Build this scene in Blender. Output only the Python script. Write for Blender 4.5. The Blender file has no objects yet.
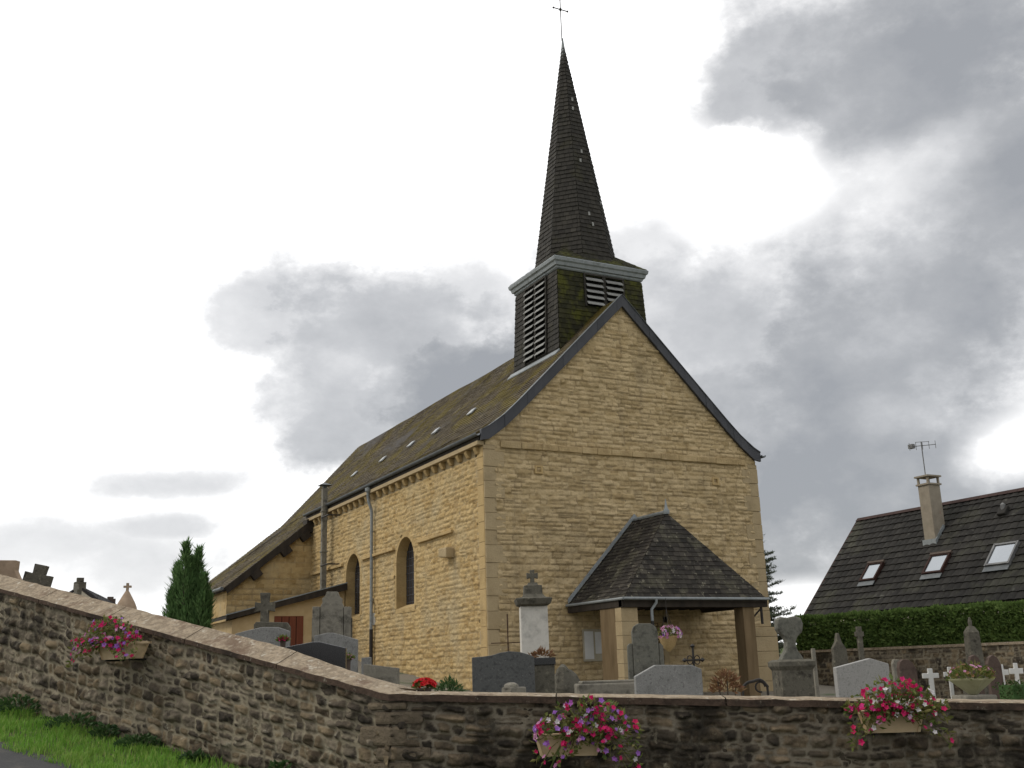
import bpy, bmesh, math, random
import numpy as np
from mathutils import Vector, Matrix, noise as mnoise

PI = math.pi
SC = bpy.context.scene
COL = SC.collection

# ------------------------------------------------------------------ camera
YAW, PITCH, ROLL, FOC = .486, .263, -.031, 1070.8
CAM = Vector((-13.432, -27.272, 1.6))
_f = Vector((math.sin(YAW)*math.cos(PITCH), math.cos(YAW)*math.cos(PITCH), math.sin(PITCH)))
_r = Vector((math.cos(YAW), -math.sin(YAW), 0)); _u = _r.cross(_f)
_c, _s = math.cos(ROLL), math.sin(ROLL)
RX, RY = _c*_r+_s*_u, -_s*_r+_c*_u
cd = bpy.data.cameras.new('camera'); cam = bpy.data.objects.new('camera', cd); COL.objects.link(cam)
cam.matrix_world = Matrix(((RX.x, RY.x, -_f.x, CAM.x), (RX.y, RY.y, -_f.y, CAM.y), (RX.z, RY.z, -_f.z, CAM.z), (0, 0, 0, 1)))
cd.sensor_width = 36; cd.lens = 36*FOC/1024; cd.clip_end = 3000; cd.clip_start = .1
SC.camera = cam

def sight(px, py):
    return RX*((px-512)/FOC) - RY*((py-384)/FOC) + _f
def at(px, py, D):
    """surveyed point: bearing of a feature and its ground distance along the view heading"""
    d = sight(px, py); h = d.x*math.sin(YAW)+d.y*math.cos(YAW)
    return CAM + d*(D/h)

# ------------------------------------------------------------------ sky
SUN_AZ, SUN_EL = math.radians(-62), math.radians(46)      # azimuth from +Y toward +X
world = bpy.data.worlds.new('World'); SC.world = world; world.use_nodes = True
WN, WL = world.node_tree.nodes, world.node_tree.links
for n in list(WN): WN.remove(n)
def wn(t, **k):
    n = WN.new(t)
    for a, b in k.items(): setattr(n, a, b)
    return n
def wmath(op, a, b=None, c=None, clamp=False):
    n = wn('ShaderNodeMath', operation=op, use_clamp=clamp)
    for i, v in enumerate((a, b, c)):
        if v is None: continue
        if isinstance(v, (int, float)): n.inputs[i].default_value = v
        else: WL.new(v, n.inputs[i])
    return n.outputs[0]
tc = wn('ShaderNodeTexCoord'); sep = wn('ShaderNodeSeparateXYZ'); WL.new(tc.outputs['Generated'], sep.inputs[0])
az = wmath('ARCTAN2', sep.outputs[0], sep.outputs[1]); el = wmath('ARCSINE', sep.outputs[2])
def wnoise(scale, detail, rough=.55, off=0):
    mp = wn('ShaderNodeMapping'); WL.new(tc.outputs['Generated'], mp.inputs[0]); mp.inputs['Location'].default_value = (off, off*.7, off*1.3)
    mp.inputs['Scale'].default_value = (1, 1, 1.5)
    n = wn('ShaderNodeTexNoise'); n.inputs['Scale'].default_value = scale; n.inputs['Detail'].default_value = detail
    n.inputs['Roughness'].default_value = rough; WL.new(mp.outputs[0], n.inputs['Vector']); return n.outputs[0]
n_edge = wnoise(8.5, 9, .62, 3.1); n_big = wnoise(6.0, 8, .6, 9.4); n_fine = wnoise(17, 7, .62, 1.7)
edge = wmath('ADD', wmath('MULTIPLY', wmath('SUBTRACT', n_edge, .5), 1.5), wmath('MULTIPLY', wmath('SUBTRACT', n_fine, .5), 1.0))
def azel(px, py):
    d = sight(px, py).normalized(); return math.atan2(d.x, d.y), math.asin(d.z)
def blob(px, py, rx, ry, amt, tilt=0.0, soft=.7, k=.95):
    a, e = azel(px, py); sa, se = rx/FOC, ry/FOC
    da = wmath('SUBTRACT', az, a); de = wmath('SUBTRACT', el, e)
    ct, st = math.cos(tilt), math.sin(tilt)
    u = wmath('ADD', wmath('MULTIPLY', da, ct/sa), wmath('MULTIPLY', de, st/sa))
    v = wmath('ADD', wmath('MULTIPLY', da, -st/se), wmath('MULTIPLY', de, ct/se))
    r = wmath('SQRT', wmath('ADD', wmath('MULTIPLY', u, u), wmath('MULTIPLY', v, v)))
    r = wmath('ADD', r, wmath('MULTIPLY', edge, k))
    m = wn('ShaderNodeMapRange', interpolation_type='SMOOTHSTEP'); WL.new(r, m.inputs[0])
    soft *= .84; m.inputs[1].default_value = 1+soft*.5; m.inputs[2].default_value = 1-soft; m.inputs[3].default_value = 0; m.inputs[4].default_value = amt
    return m.outputs[0]
clouds = [blob(335, 370, 95, 62, .6, .5, .6), blob(410, 345, 185, 82, .62, -.1, .7), blob(430, 380, 130, 75, .72, .1, .8), blob(390, 350, 140, 62, .5, -.2, .5), blob(275, 318, 90, 46, .42, 0, .5, .9), blob(475, 385, 130, 80, .95, 0, .7), blob(350, 420, 80, 45, .6, .5, .5, .9), blob(480, 300, 90, 40, .4, -.3, .8),
          blob(690, 330, 200, 115, .62, 0, .8), blob(700, 470, 330, 150, .78, 0, .8), blob(900, 330, 200, 160, .92, .3, .9),
          blob(920, 60, 230, 120, .8, .1, .8), blob(770, 90, 110, 70, .66, .4, .6), blob(1030, 200, 170, 170, .82, 0, .9),
          blob(860, 470, 260, 110, .9, 0, .9), blob(640, 250, 90, 45, .36, .2, .8), blob(985, 130, 130, 110, .7, 0, .9), blob(165, 485, 95, 17, .42, .06, .9, .9), blob(40, 545, 130, 34, .36, 0, .9), blob(130, 565, 120, 45, .33, 0, .9), blob(165, 528, 70, 16, .38, 0, .9),
          blob(1250, 250, 260, 420, .8, 0, .7), blob(1500, 0, 500, 500, .8, 0, .7)]
holes = [blob(765, 175, 66, 48, 1.0, -.2, .6, 1.0), blob(720, 205, 60, 40, .9, 0, .6, .9), blob(690, 165, 50, 45, .85, 0, .6, .9), blob(1012, 446, 60, 34, .85, .2, .8), blob(940, 150, 70, 30, .3, .3, 1), blob(800, 602, 70, 20, .85, 0, .9), blob(905, 420, 60, 24, .3, -.3, 1), blob(870, 185, 40, 40, .35, 0, 1)]
den = clouds[0]
for c in clouds[1:]: den = wmath('MAXIMUM', den, c)
for h in holes: den = wmath('MULTIPLY', den, wmath('SUBTRACT', 1, h))
# unseen cloud cover behind the viewer, its grey set to light the facade
back = wn('ShaderNodeMapRange', interpolation_type='SMOOTHSTEP'); WL.new(wmath('ADD', wmath('MULTIPLY', sep.outputs[0], .467), wmath('MULTIPLY', sep.outputs[1], .884)), back.inputs[0])
back.inputs[1].default_value = .45; back.inputs[2].default_value = -.25; back.inputs[3].default_value = 0; back.inputs[4].default_value = .3
den = wmath('MAXIMUM', den, back.outputs[0])
den = wmath('MULTIPLY', den, wmath('ADD', wmath('MULTIPLY', n_big, 1.75), .08), None, True)
ramp = wn('ShaderNodeValToRGB'); WL.new(den, ramp.inputs[0])
cr = ramp.color_ramp; cr.elements[0].position = 0; cr.elements[0].color = (11.0, 11.0, 11.0, 1); cr.elements[1].position = 1; cr.elements[1].color = (2.7, 2.8, 2.98, 1)
for p, c in ((.12, (9.0, 9.0, 9.0)), (.3, (6.6, 6.6, 6.65)), (.55, (4.5, 4.56, 4.68)), (.78, (3.3, 3.38, 3.52))):
    e_ = cr.elements.new(p); e_.color = (*c, 1)
sky = wn('ShaderNodeTexSky', sky_type='NISHITA', sun_disc=False); sky.sun_elevation = SUN_EL; sky.sun_rotation = SUN_AZ
mixs = wn('ShaderNodeMix', data_type='RGBA'); mixs.inputs[0].default_value = .95
WL.new(sky.outputs[0], mixs.inputs[6]); WL.new(ramp.outputs[0], mixs.inputs[7])
bg = wn('ShaderNodeBackground'); bg.inputs[1].default_value = .1; WL.new(mixs.outputs[2], bg.inputs[0])
wo = wn('ShaderNodeOutputWorld'); WL.new(bg.outputs[0], wo.inputs[0])

# ------------------------------------------------------------------ sun (behind thin cloud, upper left)
sl = bpy.data.lights.new('sun', 'SUN'); sl.energy = 1.0; sl.angle = math.radians(14); sl.color = (1, .94, .84)
so = bpy.data.objects.new('sun', sl); COL.objects.link(so); so.location = (0, 0, 60)
sd = Vector((math.sin(SUN_AZ)*math.cos(SUN_EL), math.cos(SUN_AZ)*math.cos(SUN_EL), math.sin(SUN_EL)))
so.rotation_euler = sd.to_track_quat('Z', 'Y').to_euler()
vs = SC.view_settings; vs.view_transform = 'Standard'; vs.look = 'None'; vs.exposure = .45; vs.gamma = 1; vs.use_curve_mapping = False

# ------------------------------------------------------------------ materials
MATS = {}
def mat(name, cols, island=.0, scale=3, detail=6, patch=None, patch2=None, rough=.85, bump=None, spec=.3, metal=0, stretch=None, trans=0, joint=None, streak=None):
    """procedural surface: ramp over noise mixed with a per-piece random tone, then up to two patchy layers (moss, lichen, dirt)"""
    m = bpy.data.materials.new(name); m.use_nodes = True; N, L = m.node_tree.nodes, m.node_tree.links
    b = N['Principled BSDF']; b.inputs['Roughness'].default_value = rough; b.inputs['Specular IOR Level'].default_value = spec; b.inputs['Metallic'].default_value = metal
    t = N.new('ShaderNodeTexCoord'); vec = t.outputs['Object']
    if stretch:
        mp = N.new('ShaderNodeMapping'); mp.inputs['Scale'].default_value = stretch; L.new(vec, mp.inputs[0]); vec = mp.outputs[0]
    def nz(s, d=6, r=.6):
        n = N.new('ShaderNodeTexNoise'); n.inputs['Scale'].default_value = s; n.inputs['Detail'].default_value = d; n.inputs['Roughness'].default_value = r
        L.new(vec, n.inputs['Vector']); return n.outputs[0]
    n1 = nz(scale, detail)
    mr = N.new('ShaderNodeMapRange'); mr.inputs[1].default_value = .28; mr.inputs[2].default_value = .72; L.new(n1, mr.inputs[0]); fac = mr.outputs[0]
    if island:
        g = N.new('ShaderNodeNewGeometry'); mx = N.new('ShaderNodeMix'); mx.inputs[0].default_value = island
        L.new(fac, mx.inputs[2]); L.new(g.outputs['Random Per Island'], mx.inputs[3]); fac = mx.outputs[0]
    if joint:      # relief walls carry one tone per stone and a joint mask
        ta = N.new('ShaderNodeAttribute'); ta.attribute_name = 'tone'; mx = N.new('ShaderNodeMix'); mx.inputs[0].default_value = joint[1]
        L.new(fac, mx.inputs[2]); L.new(ta.outputs['Fac'], mx.inputs[3]); fac = mx.outputs[0]
    rp = N.new('ShaderNodeValToRGB'); L.new(fac, rp.inputs[0]); e = rp.color_ramp.elements
    e[0].color = (*cols[0], 1); e[-1].color = (*cols[-1], 1)
    for i, c in enumerate(cols[1:-1]):
        x = e.new((i+1)/(len(cols)-1)); x.color = (*c, 1)
    col = rp.outputs[0]
    if joint:
        ja = N.new('ShaderNodeAttribute'); ja.attribute_name = 'joint'; x = N.new('ShaderNodeMix'); x.data_type = 'RGBA'
        L.new(ja.outputs['Fac'], x.inputs[0]); L.new(col, x.inputs[6]); x.inputs[7].default_value = (*joint[0], 1); col = x.outputs[2]
    for p in (patch, patch2):
        if not p: continue
        c, s, lo, hi, amt = p
        q = N.new('ShaderNodeMapRange'); q.interpolation_type = 'SMOOTHSTEP'; L.new(nz(s, 8, .65), q.inputs[0])
        q.inputs[1].default_value = lo; q.inputs[2].default_value = hi; q.inputs[4].default_value = amt
        x = N.new('ShaderNodeMix'); x.data_type = 'RGBA'; L.new(q.outputs[0], x.inputs[0]); L.new(col, x.inputs[6]); x.inputs[7].default_value = (*c, 1); col = x.outputs[2]
    if streak:      # run-off stains: noise drawn out vertically
        mp = N.new('ShaderNodeMapping'); mp.inputs['Scale'].default_value = (2.6, 2.6, .22); L.new(t.outputs['Object'], mp.inputs[0])
        n = N.new('ShaderNodeTexNoise'); n.inputs['Scale'].default_value = 1; n.inputs['Detail'].default_value = 7; n.inputs['Roughness'].default_value = .65; L.new(mp.outputs[0], n.inputs['Vector'])
        q = N.new('ShaderNodeMapRange'); q.interpolation_type = 'SMOOTHSTEP'; L.new(n.outputs[0], q.inputs[0]); q.inputs[1].default_value = .5; q.inputs[2].default_value = .72; q.inputs[4].default_value = streak[1]
        x = N.new('ShaderNodeMix'); x.data_type = 'RGBA'; L.new(q.outputs[0], x.inputs[0]); L.new(col, x.inputs[6]); x.inputs[7].default_value = (*streak[0], 1); col = x.outputs[2]
    L.new(col, b.inputs['Base Color'])
    if bump:
        s, st, di = bump; bp = N.new('ShaderNodeBump'); bp.inputs['Strength'].default_value = st; bp.inputs['Distance'].default_value = di
        L.new(nz(s, 8, .65), bp.inputs['Height']); L.new(bp.outputs[0], b.inputs['Normal'])
    if trans:
        tl = N.new('ShaderNodeBsdfTranslucent'); L.new(col, tl.inputs[0]); ms = N.new('ShaderNodeMixShader'); ms.inputs[0].default_value = trans
        L.new(b.outputs[0], ms.inputs[1]); L.new(tl.outputs[0], ms.inputs[2]); L.new(ms.outputs[0], N['Material Output'].inputs[0])
    MATS[name] = m; return m

M = mat
limestone = M('limestone', [(.25, .178, .088), (.45, .337, .18), (.55, .427, .25), (.365, .272, .142), (.49, .372, .205)], 0, 1.6, patch=((.27, .213, .128), .6, .48, .75, .5), patch2=((.58, .468, .31), 3, .58, .74, .55), rough=.95, bump=(22, .9, .035), spec=.1, joint=((.34, .256, .146), .52), streak=((.215, .17, .108), .35))
limestone_warm = M('limestone_warm', [(.245, .16, .065), (.43, .302, .136), (.51, .376, .186), (.35, .237, .1), (.47, .337, .158)], 0, 1.6, patch=((.41, .345, .22), .6, .44, .7, .7), patch2=((.54, .44, .28), 3, .56, .74, .55), rough=.95, bump=(22, .9, .035), spec=.1, joint=((.35, .262, .14), .52), streak=((.27, .215, .14), .35))
mortar_l = M('limestone_joint', [(.27, .21, .12), (.38, .3, .18)], 0, 6, rough=.95, bump=(30, .5, .02), spec=.1)
dressed = M('dressed_limestone', [(.30, .23, .13), (.40, .315, .19), (.34, .26, .15)], .5, 2.5, patch=((.2, .16, .1), 1.4, .5, .75, .5), rough=.95, bump=(22, .8, .02), spec=.1)
dressed_warm = M('dressed_limestone_warm', [(.3, .21, .095), (.46, .335, .165), (.39, .28, .13)], .5, 2.5, patch=((.27, .205, .115), 1.4, .5, .75, .6), rough=.95, bump=(22, .8, .02), spec=.1)
slate_roof = M('mossy_roof_slate', [(.036, .027, .016), (.098, .076, .044), (.058, .046, .029), (.13, .104, .068)], .8, 1.5, patch=((.115, .088, .016), .8, .46, .6, .85), patch2=((.2, .175, .12), 2.6, .57, .7, .65), rough=.9, bump=(30, .5, .01), spec=.15)
slate_tower = M('tower_slate', [(.015, .014, .012), (.04, .036, .03), (.026, .024, .02), (.06, .054, .044)], .75, 2, patch=((.05, .047, .02), .9, .54, .72, .5), rough=.8, bump=(30, .4, .008), spec=.2)
slate_moss = M('tower_slate_mossy', [(.014, .014, .01), (.045, .043, .022), (.025, .025, .014), (.065, .063, .022)], .75, 2, patch=((.085, .088, .014), 1.6, .46, .62, .7), patch2=((.015, .015, .011), 5, .52, .66, .7), rough=.9, bump=(30, .5, .01), spec=.15)
slate_porch = M('porch_slate', [(.012, .011, .01), (.045, .04, .033), (.022, .019, .017), (.085, .075, .06)], .85, 2, patch=((.095, .088, .06), 1.6, .5, .66, .7), patch2=((.24, .22, .165), 7, .58, .68, .7), rough=.85, bump=(30, .5, .01), spec=.2)
slate_verge = M('verge_slate', [(.025, .027, .032), (.05, .052, .06), (.036, .038, .046)], .7, 3, rough=.6, bump=(25, .3, .006), spec=.4)
zinc = M('weathered_zinc', [(.15, .17, .18), (.25, .27, .275), (.2, .22, .225)], 0, 4, patch=((.1, .11, .1), 2, .5, .7, .6), rough=.6, spec=.35)
zinc_dark = M('dark_gutter_zinc', [(.07, .08, .085), (.13, .14, .145)], 0, 4, rough=.6, spec=.4)
pale_zinc = M('pale_zinc', [(.3, .32, .33), (.42, .43, .43)], 0, 4, rough=.6, spec=.3)
iron = M('black_iron', [(.018, .017, .016), (.035, .03, .026)], 0, 8, rough=.7, spec=.3)
rust = M('rusted_iron', [(.04, .022, .014), (.085, .045, .025)], 0, 12, rough=.85)
louvre_m = M('louvre_board', [(.16, .16, .152), (.28, .28, .265), (.22, .22, .21)], .7, 3, patch=((.09, .09, .08), 5, .55, .7, .6), rough=.85)
depth_black = M('painted_depth', [(.006, .006, .006), (.012, .011, .01)], 0, 3, rough=.95, spec=.05)  # near-black colour standing in for shaded depth
glass_m = M('leaded_glass', [(.012, .013, .017), (.03, .032, .04)], .5, 6, rough=.22, spec=.5)
lead = M('lead_came', [(.05, .05, .055), (.08, .08, .085)], 0, 9, rough=.6)
dark_wood = M('dark_timber', [(.02, .016, .012), (.045, .035, .025)], 0, 6, rough=.85, stretch=(1, 1, .2))
wood_pier_shade = M('timber_and_pier_shade', [(.12, .085, .047), (.2, .145, .083)], 0, 6, rough=.9, stretch=(1, 1, .15), spec=.1)  # door timber; also puts the shade of the porch piers into colour
red_door = M('red_brown_door', [(.13, .035, .016), (.19, .055, .026)], 0, 5, rough=.6, stretch=(4, 4, .4))
cream = M('cream_render', [(.46, .34, .18), (.56, .43, .25)], 0, 3, patch=((.36, .27, .16), 1.2, .55, .75, .6), rough=.95, bump=(60, .3, .005), spec=.1)
paper = M('notice_paper', [(.5, .5, .48), (.62, .61, .58)], 0, 3, rough=.8)
board_m = M('notice_frame', [(.32, .28, .2), (.4, .36, .27)], 0, 6, rough=.7)
rub_stone = M('rubble_stone', [(.035, .028, .02), (.155, .12, .076), (.072, .056, .039), (.25, .195, .122), (.11, .09, .067), (.055, .046, .036), (.22, .185, .135), (.04, .034, .028), (.15, .12, .085)], 0, 5, patch=((.024, .021, .017), 1.1, .5, .64, .8), patch2=((.38, .35, .27), 7, .6, .72, .7), rough=.95, bump=(28, 1.0, .03), spec=.1, joint=((.265, .23, .165), .78))
rub_mortar = M('rubble_mortar', [(.085, .07, .05), (.17, .145, .105)], 0, 7, patch=((.035, .03, .022), 1.6, .5, .66, .75), rough=.97, bump=(40, .9, .02), spec=.05)
rub_stone_dark = M('rubble_stone_dark', [(.03, .025, .018), (.16, .125, .082), (.065, .052, .038), (.24, .185, .12), (.1, .082, .06), (.045, .038, .03), (.19, .155, .11), (.035, .03, .024), (.13, .105, .075)], 0, 5, patch=((.018, .016, .013), 1.1, .47, .61, .85), patch2=((.36, .32, .23), 7, .61, .73, .65), rough=.95, bump=(28, 1.0, .03), spec=.1, joint=((.23, .2, .15), .8))  # darker rubble mix for the run right of the bend
rub_mortar_dark = M('rubble_mortar_dark', [(.05, .042, .031), (.11, .093, .068)], 0, 7, patch=((.025, .021, .016), 1.6, .48, .64, .8), rough=.97, bump=(40, .9, .02), spec=.05)
coping_m = M('coping_concrete', [(.14, .11, .078), (.35, .285, .205), (.21, .167, .118), (.40, .335, .25)], 0, 9, patch=((.12, .075, .052), 2.6, .52, .68, .7), patch2=((.5, .46, .38), 11, .56, .68, .7), rough=.95, bump=(40, 1, .02), spec=.1)
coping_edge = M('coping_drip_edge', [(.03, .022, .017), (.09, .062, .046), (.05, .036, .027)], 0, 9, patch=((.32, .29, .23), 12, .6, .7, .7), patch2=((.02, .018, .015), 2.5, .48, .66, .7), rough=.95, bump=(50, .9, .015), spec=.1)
asphalt = M('asphalt', [(.035, .035, .036), (.07, .07, .07)], 0, 60, patch=((.11, .1, .085), 3, .55, .72, .6), rough=.9, bump=(120, 1, .01))
grass_m = M('grass_blade', [(.08, .2, .02), (.18, .36, .05), (.12, .28, .035), (.24, .4, .07), (.36, .35, .14)], .8, 2, patch=((.22, .28, .07), 1.2, .5, .7, .5), rough=.7, spec=.2, trans=.35)
soil_m = M('turf_soil', [(.06, .09, .025), (.1, .14, .04)], 0, 5, patch=((.085, .068, .045), 2.5, .48, .62, .85), rough=.97, bump=(30, 1, .03))
weed_m = M('weed_leaf', [(.025, .06, .02), (.05, .1, .03), (.07, .125, .04)], .85, 3, rough=.6, spec=.25, trans=.3)
gravel_m = M('churchyard_gravel', [(.14, .125, .1), (.24, .215, .17)], 0, 30, patch=((.05, .08, .025), .6, .5, .65, .8), rough=.97, bump=(60, 1, .02))
cypress_m = M('cypress_leaf', [(.045, .1, .035), (.13, .225, .08), (.08, .155, .055), (.2, .3, .125)], .85, 2, patch=((.16, .13, .07), 3, .62, .75, .5), rough=.8, spec=.15, trans=.5)
hedge_m = M('hedge_leaf', [(.04, .075, .018), (.14, .215, .055), (.085, .14, .036), (.24, .33, .1)], .85, 2, patch=((.16, .14, .07), 2.2, .6, .75, .55), rough=.7, spec=.2, trans=.4)
needle_m = M('cedar_needle', [(.06, .085, .055), (.13, .16, .11), (.09, .12, .08)], .85, 2, rough=.8, spec=.2, trans=.4)
bark = M('bark', [(.05, .038, .028), (.1, .08, .06)], 0, 10, rough=.95, bump=(20, .8, .03))
granite = M('grey_granite', [(.1, .1, .095), (.22, .22, .21), (.16, .16, .155)], 0, 28, patch=((.36, .35, .33), 45, .58, .66, .7), patch2=((.07, .07, .062), 2.2, .5, .72, .6), rough=.65, spec=.35)
granite_light = M('light_granite', [(.17, .17, .16), (.29, .285, .27), (.23, .225, .215)], 0, 28, patch=((.4, .39, .37), 45, .58, .66, .6), patch2=((.12, .115, .1), 3, .55, .75, .5), rough=.65, spec=.35)
granite_dark = M('dark_granite', [(.025, .027, .028), (.075, .078, .076), (.045, .048, .048)], 0, 16, patch=((.15, .15, .14), 30, .58, .68, .7), rough=.55, spec=.4)
granite_black = M('black_granite', [(.008, .008, .009), (.018, .018, .019)], 0, 40, rough=.25, spec=.5)
oldstone = M('old_grey_stone', [(.10, .095, .08), (.22, .205, .17), (.15, .14, .115)], 0, 5, patch=((.05, .047, .04), 3, .52, .68, .75), patch2=((.36, .34, .26), 12, .6, .7, .5), rough=.95, bump=(30, .7, .015), spec=.1)
darkstone = M('dark_mossy_stone', [(.05, .046, .038), (.12, .112, .09), (.08, .074, .058)], 0, 6, patch=((.022, .02, .018), 3, .52, .68, .75), patch2=((.28, .26, .19), 9, .58, .7, .55), rough=.95, bump=(30, .7, .015), spec=.1)
palestone = M('pale_marble', [(.40, .385, .34), (.54, .52, .47), (.46, .44, .40)], 0, 4, patch=((.24, .23, .21), 2.6, .52, .72, .6), rough=.85, bump=(30, .3, .006), spec=.2)
brownstone = M('brown_stone', [(.055, .04, .034), (.1, .072, .06), (.075, .055, .046)], 0, 6, patch=((.035, .03, .028), 4, .52, .7, .7), patch2=((.2, .18, .15), 10, .6, .72, .4), rough=.9, bump=(30, .5, .01), spec=.15)
tanstone = M('tan_stone', [(.26, .19, .13), (.38, .29, .21)], 0, 6, patch=((.15, .12, .09), 4, .55, .7, .6), rough=.95, bump=(30, .5, .01), spec=.1)
white_m = M('white_paint', [(.52, .52, .5), (.66, .66, .63)], 0, 6, patch=((.3, .3, .27), 6, .56, .72, .5), rough=.8)
plastic = M('beige_plastic', [(.47, .35, .2), (.56, .43, .27), (.50, .38, .23)], 0, 3, patch=((.32, .24, .14), 5, .58, .75, .45), rough=.6, spec=.3)
pot_green = M('pale_olive_bowl', [(.3, .3, .17), (.38, .37, .23)], 0, 5, patch=((.2, .19, .12), 4, .55, .7, .5), rough=.8)
coir = M('coir_liner', [(.33, .23, .1), (.45, .33, .17)], 0, 30, rough=.95, bump=(60, .8, .01))
fol_m = M('petunia_leaf', [(.05, .08, .02), (.12, .16, .035), (.2, .18, .06), (.09, .12, .03)], .85, 3, rough=.7, trans=.3)
dry_m = M('dry_plant', [(.12, .07, .035), (.22, .13, .06), (.17, .07, .05)], .85, 3, rough=.9, trans=.2)
red_f = M('cerise_petal', [(.42, .01, .09), (.66, .02, .16), (.55, .015, .1), (.62, .05, .3)], .8, 3, rough=.6, trans=.3)
scarlet_f = M('scarlet_petal', [(.45, .006, .012), (.65, .015, .02)], .8, 3, rough=.6, trans=.3)
vio_f = M('violet_petal', [(.27, .09, .42), (.42, .2, .6), (.36, .05, .3)], .8, 3, rough=.6, trans=.3)
white_f = M('white_petal', [(.66, .62, .64), (.8, .78, .74)], .8, 3, rough=.6, trans=.3)
pink_f = M('pink_petal', [(.5, .2, .38), (.66, .36, .52)], .8, 3, rough=.6, trans=.3)
tile_m = M('brown_concrete_tile', [(.012, .012, .0115), (.034, .032, .029), (.021, .02, .0185), (.048, .045, .04)], .65, 1.5, patch=((.07, .07, .05), .6, .5, .7, .6), patch2=((.13, .13, .11), 4, .6, .72, .5), rough=.9, bump=(25, .5, .01), spec=.12)
verge_red = M('red_verge_tile', [(.04, .026, .023), (.065, .04, .035)], .5, 4, rough=.85, spec=.1)
render_h = M('house_render', [(.4, .36, .28), (.48, .44, .35)], 0, 3, rough=.95)
chim_m = M('chimney_render', [(.22, .19, .145), (.31, .27, .21)], 0, 4, patch=((.26, .13, .08), 3, .6, .72, .5), rough=.95, bump=(30, .4, .01))
terracotta = M('terracotta_slab', [(.06, .045, .036), (.1, .075, .06)], 0, 6, rough=.9)
sky_glass = M('roof_window_glass', [(.30, .32, .34), (.34, .36, .38)], 0, 1, rough=.06, spec=1.0, metal=.75)
alu = M('grey_aluminium', [(.12, .12, .12), (.2, .2, .195)], 0, 4, rough=.6, metal=.3)
frame_red = M('brown_window_frame', [(.03, .016, .013), (.05, .025, .02)], 0, 4, rough=.7, spec=.1)
far_roof = M('far_roof', [(.025, .024, .026), (.05, .046, .046)], .6, 2, rough=.9)

winged = M('grey_green_stone', [(.075, .075, .065), (.15, .148, .125), (.11, .108, .09)], 0, 7, patch=((.045, .043, .037), 3, .52, .68, .7), patch2=((.26, .25, .19), 10, .6, .72, .5), rough=.95, bump=(30, .6, .012), spec=.1)
box_m = M('box_leaf', [(.02, .035, .012), (.06, .09, .028), (.04, .062, .02)], .85, 2, rough=.7, spec=.2, trans=.2)
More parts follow.
